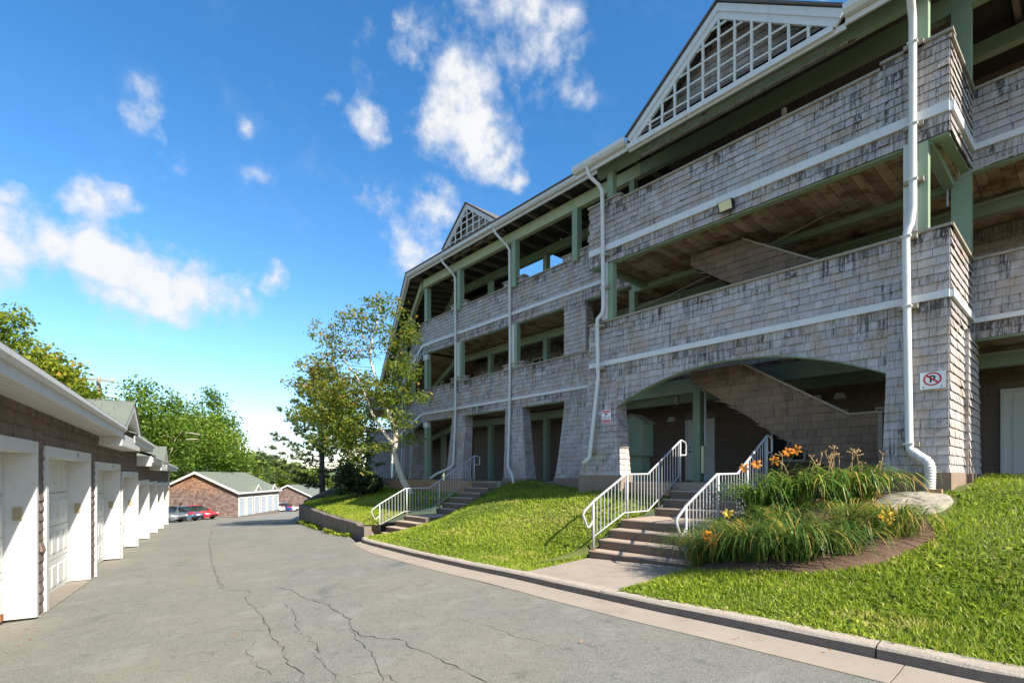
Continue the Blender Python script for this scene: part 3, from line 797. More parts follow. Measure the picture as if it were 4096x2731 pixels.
# returns of the bay (floors of the main range lie a little higher)
shr = .10
band(FR_, 0.0, VM + .02, BAY, (3,), sh=shr, caps=False)
cap(FR_, .0, VM, 6.87, sh=shr)
band(FR_, 0.0, VM, dict(BAY, f2=2.5), (2,), sh=.0)
band(FL_, 0.0, VM - .02, BAY, (3,), sh=shr); band(FL_, 0.0, VM - .02, dict(BAY, f2=2.5), (2,), sh=.0)

# --- main range on both sides of the bay, the rounded corner and the long wing
FM = Fr(tuple(uv(0, VM))[:2], E0, N0)
band(FM, -5.0, .03, MAI)
band(FM, 7.28, 18.52, MAI)
for (a, b) in ((9.05, 10.2), (12.06, 13.26), (15.62, 16.75)): raised(FM, a, b, MAI['c3'], 7.245)
for (a, b) in ((12.06, 13.26), (15.62, 16.75)): raised(FM, a, b, MAI['c2'], 4.13)
A = FM.p(18.52, 0, 0); Bp = FW.p(.46, 0, 0); mid = FM.p(19.0, 0, 0)
arc = []
for k in range(7):
    t = k / 6; arc.append(A * (1 - t) ** 2 + mid * 2 * t * (1 - t) + Bp * t * t)
for a, b in zip(arc[:-1], arc[1:]):
    d = (b - a); d.z = 0; nrm = Vector((d.y, -d.x, 0)).normalized()
    if nrm.dot(N0) < 0: nrm = -nrm
    f = Fr((a.x, a.y), (d.x, d.y), (nrm.x, nrm.y)); band(f, 0, d.length, MAI)
WEND = 21.0
band(FW, .46, WEND, MAI)
for t in (4.6, 9.3, 14.0, 18.6): raised(FW, t - .6, t + .6, MAI['c3'], 7.245); raised(FW, t - .6, t + .6, MAI['c2'], 4.13)
# the next projecting bay, far down the wing
FB = Fr(tuple(FW.p(WEND, -2.0, 0))[:2], WD, WN)
FBR = Fr(tuple(FW.p(WEND, -2.0, 0))[:2], WN, WD)
band(FB, 0, 7.2, MAI); band(FBR, 0, 2.0, MAI)
column(FB, -.25, 2.5, 0.0, 0.0, 1.0, .9, 1.9, 1, .28, found=-1.0, expo=.15)
column(FB, -.25, 2.5, 6.2, 6.3, 7.3, 7.2, .9, 1, .2, found=-1.0, expo=.15)

# the range goes on to the right beyond the picture
m = MB(); m.box(FM, -24, -4.9, .0, .14, 2.7, 3.9); m.box(FM, -24, -4.9, .0, .14, 5.6, 7.0); m.box(FM, -24, -4.9, 3.3, 3.5, -.6, 9.1)
m.build('wall', MT['shingle'], bld)
# --- ground floor columns of the main range and the wing
column(FM, -.12, 2.48, 11.86, 12.2, 13.12, 13.12, .36, 1, .10, found=-.62)
column(FM, -.10, 2.48, 9.2, 9.2, 10.46, 10.10, .36, 1, .10, found=-.62)
column(FM, -.15, 2.48, 15.8, 15.66, 17.0, 16.62, .36, 1, .10, found=-.62)
for t in (4.7, 9.4, 14.0, 18.6):
    column(FW, -.2, 2.48, t - .62, t - .45, t + .62, t + .45, .6, 1, .14, found=-.8, expo=.15)
# shingled pillar on the middle storey
shingles(SHG, FM, 3.97, 5.57, 9.2, 10.13, expo=.15)
fs = Fr(tuple(FM.p(9.2, 0, 0))[:2], N0, E0); shingles(SHG, fs, 3.97, 5.57, 0, .36, expo=.15)
wall_acc.box(FM, 9.205, 10.12, .006, .36, 3.94, 5.57)
wall_acc.build('wall', MT['shingle'], bld)

# --- floors, ceilings and the wall behind the walkways
VB = 5.4 - VM                                     # back wall, measured in the main frame
bx('deck', 'concrete', FA, .1, 7.3, .15, 2.05, -.5, -.165)
bx('deck', 'concrete', FM, -5.0, 7.3, -.03, VB, -.6, -.17)
bx('deck', 'concrete', FM, 7.3, 19.0, -.02, VB, -.6, -.225)
bx('deck', 'concrete', FW, .0, 30.0, .02, VB, -.9, -.27)
for (fr, a, b, v0, v1, z) in ((FA, .14, 7.1, .14, 2.14, 5.44), (FM, -5, 19, .13, VB, 5.63), (FM, -5, 19, .13, VB, 2.56), (FW, 0, 28, .13, VB, 5.63), (FW, 0, 28, .13, VB, 2.56), (FB, .1, 7.1, .13, 2.0, 5.63), (FB, .1, 7.1, .13, 2.0, 2.56)):
    bx('floor_slab', 'soffit', fr, a, b, v0, v1, z + .03, z + .15)
def boards(fr, s0, s1, v0, v1, z, w=.185):
    s = s0
    while s < s1 - .05:
        e = min(s + w, s1)
        m = MB(); dz = random.uniform(-.004, .004)
        m.box(fr, s + .004, e - .004, v0, v1, z + dz, z + .026, random.random()); m.build('soffit_board', MT['soffit'], bld); s = e
boards(FA, .16, 7.1, .18, 2.06, 5.435)
boards(FM, -2.2, 0.0, .17, 1.6, 5.62)
boards(FM, 7.3, 18.6, .17, 2.4, 5.62)
boards(FM, 10.0, 18.6, .17, 1.6, 2.545, .24)
# beams on the second line of posts
for z in (2.18, 5.27): bx('beam', 'green', FM, -5, 18.9, 1.55, 1.75, z, z + .3)
bx('beam', 'green', FM, .03, 7.4, -.08, .1, 5.30, 5.62)
bx('beam', 'green', FM, .1, 7.4, -.08, .1, 2.17, 2.56)
bx('beam', 'green', FM, -5, 18.9, 1.55, 1.75, 8.53, 8.83)
bx('beam', 'greenlight', FM, 7.1, 18.82, -.09, .09, 8.58, 8.94)
bx('beam', 'green', FM, -5, 7.1, -.09, .09, 8.58, 8.94)
bx('beam', 'greenlight', FW, .12, 28, -.09, .09, 8.58, 8.94)
bx('beam', 'green', FW, .4, 28, 1.55, 1.75, 8.53, 8.83)
bx('beam', 'green', FW, .4, 28, 1.55, 1.75, 5.27, 5.57); bx('beam', 'green', FW, .4, 28, 1.55, 1.75, 2.18, 2.48)
bx('beam', 'green', FA, .2, 7.0, -.02, .12, 7.66, 7.93)      # eaves beam of the bay
bx('beam', 'green', FR_, .05, VM, .22, .38, 5.32, 5.6)
bx('beam', 'green', FR_, .05, VM, .22, .36, 2.3, 2.55)
bx('beam', 'green', FL_, .15, VM, .22, .36, 5.32, 5.6)
# posts
for u in (.35, 6.6): post(FA, u, .07, 6.96, 7.66, .17); post(FA, u, .07, 3.94, 5.36, .17)
for u in (.42, 6.68):
    bx('post_casing', 'offwhite', FA, u - .02, u + .16, -.045, -.02, 3.95, 5.40)
post(FM, .13, 0.0, 3.6, 5.6, .27); post(FM, .13, 0.0, 7.0, 8.6, .27); post(FM, .13, .1, -.2, 2.5, .2)
post(FM, 7.40, .02, 3.9, 5.4, .18); post(FM, 7.40, .02, 6.9, 8.6, .18); post(FM, 5.36, .0, -.2, 2.3, .2)
for u in (12.57, 9.58, 16.03):
    post(FM, u, 0.0, 6.9, 8.6, .22)
    if u != 9.58: post(FM, u - .03, .05, 3.9, 5.56, .18); bx('post_casing', 'offwhite', FM, u + .02, u + .22, -.05, -.02, 4.0, 5.57)
for (z0, z1, c) in ((7.0, 8.95, 'green'), (3.9, 5.3, 'green'), (-.26, 2.3, 'green')): post(FM, 18.78, .12, z0, z1, .22, c)
for z in (5.56, 2.46):
    bx('bracket', 'offwhite', FM, 18.62, 18.98, .0, .16, z - .27, z - .02)
bx('post_base', 'green', FM, 18.58, 19.0, -.06, .3, -.27, -.08)
for u in (12.6, 16.05, -1.8):
    post(FM, u, 1.65, -.2, 2.2, .2)
    if u > 7: post(FM, u, 1.65, 2.6, 5.3, .2); post(FM, u, 1.65, 5.7, 8.6, .2)
for t in (4.6, 9.3, 14.0, 18.6):
    post(FW, t, .05, 6.9, 8.6, .2); post(FW, t, .05, 3.9, 5.56, .2); post(FW, t, 1.65, -.25, 8.6, .18)
for t in (1.6, 3.2, 6.5, 8): bx('pipe', 'offwhite', FW, t, t + .1, 2.1, 2.2, -.25, 2.5)
bx('pipe', 'offwhite', FM, 11.9, 12.0, 2.2, 2.3, -.2, 2.5)

# --- back wall: brown blocks below, sheltered shingles above
m = MB(); m.box(FM, -5, 19.5, VB + .012, VB + .3, -.3, 8.25)
for a, b in ((-5, 8.5), (9.3, 13.3), (15.9, 19.5)): m.box(FM, a, b, VB + .012, VB + .3, 8.25, 9.2)
m.build('back_wall', MT['mortar'], bld)
m = MB(); m.box(FW, 2, 30, VB + .012, VB + .3, -.3, 8.9); m.build('back_wall', MT['innerwood'], bld)
blk = None; nblk = 0; loose = MB()
def unit_box(name, mat):
    m = MB(); m.hexa([Vector(p) for p in ((0, 0, 0), (1, 0, 0), (1, 1, 0), (0, 1, 0), (0, 0, 1), (1, 0, 1), (1, 1, 1), (0, 1, 1))])
    o = m.build(name, MT[mat], None, local=True); d = o.data; bpy.data.objects.remove(o); return d
blk = unit_box('concrete_block', 'block')
bang = math.atan2(E0.y, E0.x)
HOLES = [(6.56, 7.66, -.3, 1.9), (-1.22, -.06, -.3, 1.95), (3.9, 4.86, .38, 1.3), (1.3, 2.3, .9, 1.75)]
for r in range(13):
    z = -.2 + r * .19; off = .2 * (r % 2)
    u = -1.6 + off
    while u < 14.4:
        u0, u1 = u + .006, u + .394
        for (a, b, c, d) in HOLES:
            if z + .18 > c and z < d:
                if u0 < b and u1 > a:
                    if u0 < a: u1 = min(u1, a)
                    elif u1 > b: u0 = max(u0, b)
                    else: u1 = u0
        if u1 - u0 > .03:
            dv = random.uniform(-.004, .004)
            if (u < 8.0) and nblk < 290:
                o = bpy.data.objects.new('concrete_block', blk); COL.objects.link(o); o.parent = bld; nblk += 1
                o.location = FM.p(u0, VB + dv, z) - bld.location; o.rotation_euler = (0, 0, bang)
                o.scale = (u1 - u0, -.03, .178)
            else: loose.box(FM, u0, u1, VB + dv - .0, VB + .03, z, z + .178, random.random())
        u += .4
tag(loose.build('concrete_blocks', MT['block'], bld), kind='stuff')
fbk = Fr(tuple(FM.p(0, VB, 0))[:2], E0, N0)
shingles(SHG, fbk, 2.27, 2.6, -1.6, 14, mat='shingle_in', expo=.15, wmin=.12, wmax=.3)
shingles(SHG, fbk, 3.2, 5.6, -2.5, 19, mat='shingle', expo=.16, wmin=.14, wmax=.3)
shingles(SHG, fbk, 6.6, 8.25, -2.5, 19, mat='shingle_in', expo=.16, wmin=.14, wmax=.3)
fbw = Fr(tuple(FW.p(0, VB, 0))[:2], WD, WN)
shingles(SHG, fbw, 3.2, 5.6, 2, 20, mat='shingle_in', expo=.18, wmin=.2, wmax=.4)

# --- doors and windows on the back wall
def panel_door(u0, u1, z0, z1, label=None, knob='l'):
    d = MB(); w_ = u1 - u0; V = VB - .0
    d.box(FM, u0 + .07, u1 - .07, V - .012, V + .05, z0, z1 - .07); o = d.build('door', MT['doorwhite'], bld)
    if label: o['label'] = label
    f = MB()
    for (a, b, c, e) in ((u0, u0 + .07, z0, z1), (u1 - .07, u1, z0, z1), (u0 + .07, u1 - .07, z1 - .07, z1)): f.box(FM, a, b, V - .045, V + .05, c, e)
    f.build('frame', MT['doorwhite'], o)
    h = z1 - z0 - .07
    for (za, zb) in ((.08, .38), (.42, .78), (.82, .94)):
        for (xa, xb) in ((.14, .46), (.54, .86)):
            ux0 = u0 + .07 + (w_ - .14) * xa; ux1 = u0 + .07 + (w_ - .14) * xb
            p = MB(); p.hexa([FM.p(ux0, V - .012, z0 + h * za), FM.p(ux1, V - .012, z0 + h * za), FM.p(ux1, V - .005, z0 + h * za), FM.p(ux0, V - .005, z0 + h * za),
                              FM.p(ux0, V - .012, z0 + h * zb), FM.p(ux1, V - .012, z0 + h * zb), FM.p(ux1, V - .005, z0 + h * zb), FM.p(ux0, V - .005, z0 + h * zb)])
            p.v = [tuple(Vector(q) - N0.normalized() * .011) if i in (0, 1, 4, 5) else q for i, q in enumerate(p.v)]
            p.build('panel', MT['doorwhite'], o)
    uk = u0 + .16 if knob == 'l' else u1 - .16
    k = MB(); k.tube([FM.p(uk, V - .02, z0 + .95), FM.p(uk, V - .07, z0 + .95)], .028, 8); k.tube([FM.p(uk, V - .02, z0 + 1.1), FM.p(uk, V - .04, z0 + 1.1)], .025, 8)
    k.build('handle', MT['black'], o)
panel_door(6.6, 7.62, -.165, 1.84, knob='r')
panel_door(-1.18, -.1, -.17, 1.92)
def window(fr, u0, u1, v, z0, z1, nx=2, nz=1, mat='offwhite'):
    m = MB(); m.box(fr, u0, u1, v - .01, v + .03, z0, z1); o = m.build('window', MT['glass'], bld)
    f = MB(); e = .05
    for (a, b, c, d) in ((u0 - e, u0, z0 - e, z1 + e), (u1, u1 + e, z0 - e, z1 + e), (u0, u1, z1, z1 + e), (u0, u1, z0 - e, z0)): f.box(fr, a, b, v - .05, v + .03, c, d)
    for i in range(1, nx): x = u0 + (u1 - u0) * i / nx; f.box(fr, x - .018, x + .018, v - .035, v - .012, z0, z1)
    for i in range(1, nz): z = z0 + (z1 - z0) * i / nz; f.box(fr, u0, u1, v - .03, v - .0125, z - .018, z + .018)
    f.build('frame', MT[mat], o)
window(FM, 3.96, 4.8, VB, .45, 1.24); window(FM, 1.4, 2.2, VB, .95, 1.7)
window(FM, 1.2, 2.9, VB - .02, 4.15, 5.3, 5, 2, 'white'); window(FM, 14.2, 15.0, VB - .03, 3.9, 5.1, 2, 2, 'white'); window(FM, 16.6, 17.2, VB - .03, 4.0, 5.0, 1, 2, 'white'); window(FM, 9.4, 10.6, VB - .03, 4.0, 5.2, 2, 2, 'white')
for (u, z) in ((3.04, 2.12), (3.6, 2.12), (8.1, 1.9)):
    m = MB(); P = FM.p
    m.hexa([P(u - .12, VB - .2, z - .06), P(u + .12, VB - .2, z - .06), P(u + .12, VB, z - .06), P(u - .12, VB, z - .06), P(u - .08, VB - .14, z + .1), P(u + .08, VB - .14, z + .1), P(u + .08, VB, z + .1), P(u - .08, VB, z + .1)])
    m.build('dryer_vent', MT['doorwhite'], bld)

# --- the roof: eaves, rafters, gutters
def roof_run(fr, s0, s1, spacing=.84):
    bx('roof_deck', 'darkply', fr, s0, s1, -.62, 2.35, 9.10, 9.14)
    P = fr.p; m = MB()
    m.hexa([P(s0, -.80, 9.16), P(s1, -.80, 9.16), P(s1, 2.35, 9.16), P(s0, 2.35, 9.16), P(s0, -.82, 9.20), P(s1, -.82, 9.20), P(s1, 2.4, 10.4), P(s0, 2.4, 10.4)])
    m.build('roof', MT['greyroof'], bld)
    s = s0 + .3
    while s < s1:
        bx('rafter', 'rafter', fr, s - .045, s + .045, -.58, 2.3, 8.965, 9.10); s += spacing
    bx('fascia', 'whitegrey', fr, s0, s1, -.63, -.585, 8.94, 9.14)
    P = fr.p; gm = MB(); prof = [(-.64, 9.15), (-.64, 9.02), (-.72, 9.02), (-.775, 9.08), (-.775, 9.17), (-.755, 9.17), (-.755, 9.09), (-.71, 9.04), (-.65, 9.04), (-.65, 9.15)]
    k = len(prof); gm.add([P(s0, a, b) for a, b in prof] + [P(s1, a, b) for a, b in prof], [(i, (i + 1) % k, k + (i + 1) % k, k + i) for i in range(k)])
    gm.build('gutter', MT['whitegrey'], bld)
for a_, b_ in ((-5, 8.5), (9.3, 13.3), (15.9, 19.5)): bx('roof_deck', 'darkply', FM, a_, b_, 2.352, VB + .1, 9.10, 9.14)
bx('roof_deck', 'darkply', FW, .3, 28, 2.352, VB + .1, 9.10, 9.14)
roof_run(FM, -5, 0.2); roof_run(FM, 6.9, 19.25); roof_run(FW, -.12, 28.5)
# roof of the bay sweeps lower
P = FA.p
m = MB(); m.hexa([P(-.1, -.42, 7.83), P(7.35, -.42, 7.83), P(7.35, 1.45, 9.14), P(-.1, 1.45, 9.14), P(-.1, -.44, 7.88), P(7.35, -.44, 7.88), P(7.35, 1.45, 9.20), P(-.1, 1.45, 9.20)]); m.build('roof', MT['greyroof'], bld)
m = MB(); m.hexa([P(-.05, -.36, 7.80), P(7.3, -.36, 7.80), P(7.3, 2.3, 9.66), P(-.05, 2.3, 9.66), P(-.05, -.36, 7.825), P(7.3, -.36, 7.825), P(7.3, 2.3, 9.70), P(-.05, 2.3, 9.70)]); m.build('roof_deck', MT['darkply'], bld)
m = MB(); m.hexa([P(-.1, 1.4, 9.15), P(7.35, 1.4, 9.15), P(7.35, 4.5, 9.15), P(-.1, 4.5, 9.15), P(-.1, 1.44, 9.205), P(7.35, 1.44, 9.205), P(7.35, 4.5, 10.4), P(-.1, 4.5, 10.4)]); m.build('roof', MT['greyroof'], bld)
for s in np.arange(.35, 7.2, .62):
    m = MB(); m.hexa([P(s - .03, -.3, 7.74), P(s + .03, -.3, 7.74), P(s + .03, 2.1, 9.42), P(s - .03, 2.1, 9.42), P(s - .03, -.3, 7.80), P(s + .03, -.3, 7.80), P(s + .03, 2.1, 9.5), P(s - .03, 2.1, 9.5)]); m.build('rafter', MT['rafter'], bld)
for (a, b) in ((-.15, 1.3), (5.75, 7.38)):
    bx('fascia', 'whitegrey', FA, a, b, -.43, -.39, 7.64, 7.84)
    gm = MB(); prof = [(-.44, 7.88), (-.44, 7.74), (-.53, 7.74), (-.585, 7.80), (-.585, 7.90), (-.565, 7.90), (-.565, 7.81), (-.52, 7.76), (-.45, 7.76), (-.45, 7.88)]
    k = len(prof); gm.add([P(a, x, y) for x, y in prof] + [P(b, x, y) for x, y in prof], [(i, (i + 1) % k, k + (i + 1) % k, k + i) for i in range(k)]); gm.build('gutter', MT['whitegrey'], bld)
bx('fascia', 'whitegrey', FA, 1.3, 5.75, -.40, -.36, 7.60, 7.70)

def gable(fr, s0, s1, sc, zf, za, v, depth, lat_s, lat_z, zsill, rake=.27, slope=.70):
    """latticed gable: feet at s0,s1 (height zf), apex at sc,za, front plane v"""
    gb = MB(); P = fr.p
    gb.hexa([P(s0, v + .45, zf - .25), P(s1, v + .45, zf - .25), P(s1, v + .5, zf - .25), P(s0, v + .5, zf - .25), P(sc - .02, v + .45, za - .12), P(sc + .02, v + .45, za - .12), P(sc + .02, v + .5, za - .12), P(sc - .02, v + .5, za - .12)])
    gob = gb.build('gable', MT['innerwood'], bld)
    for (a, b) in ((s0, sc), (s1, sc)):
        d = Vector((b - a, za - zf)); L = d.length; d = d / L; nn = Vector((-d.y, d.x))
        if nn.y < 0: nn = -nn
        for (o0, o1, vv, mt, nm) in ((-.02, -rake * .55, v - .06, 'whitegrey', 'rake_board'), (-rake * .5, -rake, v - .035, 'whitegrey', 'rake_board'), (.0, .04, v - .10, 'greyroof', 'roof_edge')):
            m = MB(); q = []
            for yy in (0, 1):
                rz_ = 0
                q.append([(a + nn.x * o0, zf + nn.y * o0), (b + nn.x * o0 * 0, za + o0 / max(.3, abs(d.x))), (b, za + o1 / max(.3, abs(d.x))), (a + nn.x * o1, zf + nn.y * o1)])
            lo = [P(x, vv, z) for x, z in q[0]]
            hi = [P(x, v + .03 if nm == 'rake_board' else v + .05 + max(0, z - zf) / slope, z) for x, z in q[1]]
            m.hexa(lo + hi); m.build(nm, MT[mt], gob)
    m = MB(); m.box(fr, s0 - .0 if s0 > s1 else s0 + .2, s1 + .2 if s0 > s1 else s1 - .2, v - .05, v + .02, zsill - .06, zsill + .05); m.build('sill_board', MT['whitegrey'], gob)
    top = lambda s: zf + (za - zf) * (1 - abs(s - sc) / abs((s0 if (s - sc) * (s0 - sc) > 0 else s1) - sc)) - rake * 1.25
    for s in lat_s:
        if top(s) > zsill + .1:
            m = MB(); m.box(fr, s - .024, s + .024, v - .03, v + .01, zsill + .05, top(s) + .04); m.build('lattice_bar', MT['offwhite'], gob)
    for z in lat_z:
        if z < za - .3:
            k = (z + rake * 1.25 - zf) / (za - zf); a = s0 + (sc - s0) * k; b = s1 + (sc - s1) * k
            m = MB(); m.box(fr, min(a, b), max(a, b), v - .018, v + .008, z - .02, z + .02); m.build('lattice_bar', MT['offwhite'], gob)
    # wire mesh backing and the shingled wall behind it
    shf = Fr(tuple(P(0, v + .42, 0))[:2], fr.ex, fr.ey)
    shingles(SHG, shf, zsill - .1, za - .2, lambda z: min(s0, s1) + .1 + (sc - min(s0, s1)) * max(0, (z - zf) / (za - zf)), lambda z: max(s0, s1) - .1 - (max(s0, s1) - sc) * max(0, (z - zf) / (za - zf)), mat='shingle', expo=.15)
gable(FA, 5.76, 1.28, 3.53, 7.9, 9.56, -.42, 1.6, [5.14, 4.83, 4.52, 4.20, 3.87, 3.53, 3.20, 2.87, 2.53, 2.2, 1.87], [7.96, 8.26, 8.56, 8.86, 9.10], 7.70)
gable(FM, 16.22, 12.79, 14.58, 9.24, 10.53, -.72, 1.2, [15.75, 15.35, 14.96, 14.57, 14.18, 13.80, 13.42], [9.34, 9.60, 9.86, 10.1], 9.09, rake=.16, slope=.38)

# --- downspouts
def spout(name, pts, r=.05, brackets=(), fr=FA, mat='white'):
    m = MB(); m.tube([fr.p(*p) for p in pts], r, 8); o = m.build('downspout', MT[mat], bld, smooth=True)
    for (u, v, z) in brackets:
        b = MB(); b.box(fr, u - .13, u + .13, v + r * .4, v + .13, z - .035, z + .035); b.build('bracket', MT['capwood'], o)
        b = MB(); b.box(fr, u - r - .008, u + r + .008, v - r - .008, v + r * .4, z - .012, z + .012); b.build('strap', MT['white'], o)
spout('a', [(.40, -.5, 7.80), (.42, -.42, 7.62), (.44, -.2, 7.45), (.44, -.13, 7.3), (.44, -.125, 4.3), (.46, -.15, 4.05), (.50, -.17, 3.95), (.52, -.17, 3.8), (.505, -.165, 2.4), (.47, -.21, .55), (.46, -.22, .42), (.42, -.26, .36)], .058,
      ((.44, -.125, 6.95), (.44, -.125, 5.64), (.44, -.125, 4.75), (.515, -.17, 3.85), (.505, -.165, 2.72), (.475, -.22, .5)))
# corrugated hose at its foot
m = MB(); pts = [(.42, -.26, .37), (.30, -.33, .27), (.22, -.37, .22), (.18, -.39, .14), (.175, -.40, .03), (.18, -.40, -.12), (.185, -.40, -.27)]
line = []
for a, b in zip(pts[:-1], pts[1:]):
    va, vb = Vector(a), Vector(b); k = max(2, int((vb - va).length / .012))
    for i in range(k): line.append(va.lerp(vb, i / k))
line.append(Vector(pts[-1]))
m.tube([FA.p(*p) for p in line], [.072 + .009 * math.sin(i * 1.9) for i in range(len(line))], 10); m.build('drain_hose', MT['offwhite'], bld, smooth=True)
spout('b', [(6.95, -.5, 7.78), (6.93, -.42, 7.55), (6.80, -.2, 7.35), (6.75, -.13, 7.2), (6.72, -.125, 4.25), (6.74, -.14, 4.1), (6.87, -.17, 3.97), (6.88, -.17, 3.85), (6.85, -.17, 2.5), (7.06, -.25, .5), (7.08, -.28, .42), (7.20, -.36, .30)], .05,
      ((6.73, -.125, 5.58), (6.72, -.125, 4.75), (6.86, -.17, 3.8), (6.85, -.17, 2.72), (7.05, -.26, .6)))
spout('c', [(13.0, -.68, 9.04), (12.98, -.62, 8.85), (12.82, -.25, 8.5), (12.76, -.12, 8.3), (12.76, -.10, 5.0), (12.78, -.10, 2.5), (12.78, -.17, .42), (12.70, -.24, .30), (12.38, -.42, .12), (12.2, -.5, .04), (12.1, -.54, -.12), (12.02, -.58, -.3)], .05,
      ((12.76, -.10, 8.2), (12.76, -.1, 7.0), (12.76, -.1, 5.6), (12.77, -.1, 4.1), (12.78, -.1, 2.68), (12.78, -.17, .5)), FM)
spout('d', [(16.45, -.68, 9.04), (16.42, -.62, 8.85), (16.3, -.25, 8.5), (16.25, -.12, 8.3), (16.25, -.1, 5.0), (16.26, -.1, 2.5), (16.3, -.18, .45), (16.4, -.3, .3), (16.8, -.7, .05), (17.0, -.9, -.15)], .05,
      ((16.25, -.1, 8.2), (16.25, -.1, 7.0), (16.25, -.1, 5.65), (16.25, -.1, 4.1), (16.26, -.1, 2.7)), FM)
for t in (9.9, 14.6, 20.4):
    spout('e', [(t - .6, -.68, 9.04), (t - .55, -.6, 8.8), (t - .1, -.2, 8.5), (t, -.12, 8.3), (t, -.1, 2.5), (t, -.2, .2), (t, -.35, .05)], .05, ((t, -.1, 5.6), (t, -.1, 2.68)), FW)

# --- stair flights inside the bay, with shingled side walls
FS = Fr(tuple(uv(0, 1.0))[:2], E0, N0)
def flight(dz, full):
    tl = lambda s: (1.16 if s < 1.63 else 1.16 + (s - 1.63) * .635) + dz
    bl = lambda s: (-.16 if s < 1.55 else -.16 + (s - 1.55) * .715) + dz
    hi = 2.5 + dz
    s_a, s_b = 1.16, 4.95
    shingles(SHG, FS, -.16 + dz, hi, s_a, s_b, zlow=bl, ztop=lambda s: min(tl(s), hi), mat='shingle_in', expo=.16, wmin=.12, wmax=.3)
    m = MB(); n = 24; P = FS.p
    for i in range(n):
        a = s_a + (s_b - s_a) * i / n; b = s_a + (s_b - s_a) * (i + 1) / n
        m.hexa([P(a, .006, bl(a)), P(b, .006, bl(b)), P(b, .1, bl(b)), P(a, .1, bl(a)), P(a, .006, min(tl(a), hi)), P(b, .006, min(tl(b), hi)), P(b, .1, min(tl(b), hi)), P(a, .1, min(tl(a), hi))])
    o = m.build('stair_wall', MT['shingle_in'], bld)
    m = MB()
    m.hexa([P(1.63, -.03, tl(1.63)), P(3.7, -.03, tl(3.7)), P(3.7, .13, tl(3.7)), P(1.63, .13, tl(1.63)), P(1.63, -.03, tl(1.63) + .04), P(3.7, -.03, tl(3.7) + .04), P(3.7, .13, tl(3.7) + .04), P(1.63, .13, tl(1.63) + .04)])
    m.box(FS, 1.08, 1.63, -.03, .13, 1.161 + dz, 1.199 + dz); m.build('cap_rail', MT['capwood'], o)
    m = MB(); m.box(FS, 1.10, 1.17, -.02, .12, -.16 + dz, 1.16 + dz); m.build('newel', MT['capwood'], o)
    m = MB()
    for k in range(14):
        a = 1.5 + k * .25; z = -.16 + dz + k * .178
        m.box(FS, a, a + .27, .1, 1.0, z + .14, z + .178); m.box(FS, a, a + .02, .1, 1.0, z, z + .14)
    m.build('treads', MT['innerwood'], o)
flight(0, True); flight(2.78, True)
# conduit and loose cable under the middle floor
m = MB(); m.tube([FA.p(*p) for p in ((onp[0], 1.4, onp[1]) for onp in ((7.15, 4.3), (7.12, 4.52), (6.7, 4.58), (6.1, 4.62), (5.4, 4.72), (4.5, 4.88), (3.3, 5.12), (2.2, 5.34), (1.4, 5.46), (.6, 5.5)))], .010, 5); m.build('cable', MT['capwood'], bld)
m = MB(); m.tube([FM.p(*p) for p in ((-.6, -.2, 5.54), (-.05, -.15, 5.5), (.25, -.12, 5.45), (.32, -.12, 5.3), (.32, -.12, 5.0))], .018, 6); m.tube([FM.p(-.6, 1.5, 5.5), FM.p(7, 1.5, 5.5), FM.p(18, 1.5, 5.5)], .016, 6)
m.tube([FM.p(-.6, 1.5, 2.44), FM.p(7, 1.5, 2.44), FM.p(18, 1.5, 2.44)], .016, 6); m.build('conduit', MT['rail'], bld)
for (fr, u, z) in ((FM, 6.9, 2.3), (FM, -.75, 2.35), (FM, 11.7, 8.75), (FM, 6.8, 5.4)):
    m = MB(); m.tube([fr.p(u, 1.52, z + .1), fr.p(u, 1.52, z - .02)], .055, 10); m.tube([fr.p(u, 1.5, z), fr.p(u, 1.48, z - .1), fr.p(u - .08, 1.46, z - .16)], .018, 6); m.build('junction_box', MT['rail'], bld)
for (fr, u, v, z) in ((FA, 2.9, 1.2, 7.72), (FM, 17.0, .6, 8.85), (FM, 17.9, .9, 8.85), (FM, 11.2, 2.6, 5.5)):
    m = MB(); m.tube([fr.p(u, v, z + .12), fr.p(u, v, z)], .05, 10); m.build('lamp', MT['doorwhite'], bld)
# timber skirts in front of the walkway decks
for r in range(3): bx('deck_board', 'rawwood', FA, 4.93, 6.68, .02, .06, -.265 - r * .105, -.168 - r * .105)
for r in range(4):
    for (a, b) in ((14.02, 17.1), (17.11, 20.6)): bx('deck_board', 'rawwood', FA, a, b, 1.2, 1.245, -.355 - r * .125, -.24 - r * .125)
bx('deck_board', 'rawwood', FA, 14.02, 20.6, 1.19, 2.15, -.238, -.205)
flush_shingles(SHG, bld, 300)

# --- things fixed on or standing in the building
def thing(name, loc, label, cat, group=None): return empty(name, loc, label, cat, group)
cb = thing('utility_cabinet', uv(6.85, 1.3, -.16), 'sage green gabled utility cabinet with two doors standing inside the arch', 'cabinet')
def cpart(par, name, mat, fn):
    m = MB(); fn(m); return m.build(name, MT[mat], par)
cpart(cb, 'case', 'green', lambda m: (m.box(FA, 6.46, 7.2, 1.22, 1.7, .52, 1.42), m.hexa([FA.p(6.46, 1.22, 1.42), FA.p(7.2, 1.22, 1.42), FA.p(7.2, 1.7, 1.42), FA.p(6.46, 1.7, 1.42), FA.p(6.82, 1.22, 1.64), FA.p(6.84, 1.22, 1.64), FA.p(6.84, 1.7, 1.64), FA.p(6.82, 1.7, 1.64)])))
cpart(cb, 'plinth', 'green', lambda m: m.box(FA, 6.56, 7.2, 1.3, 1.7, -.16, .52))
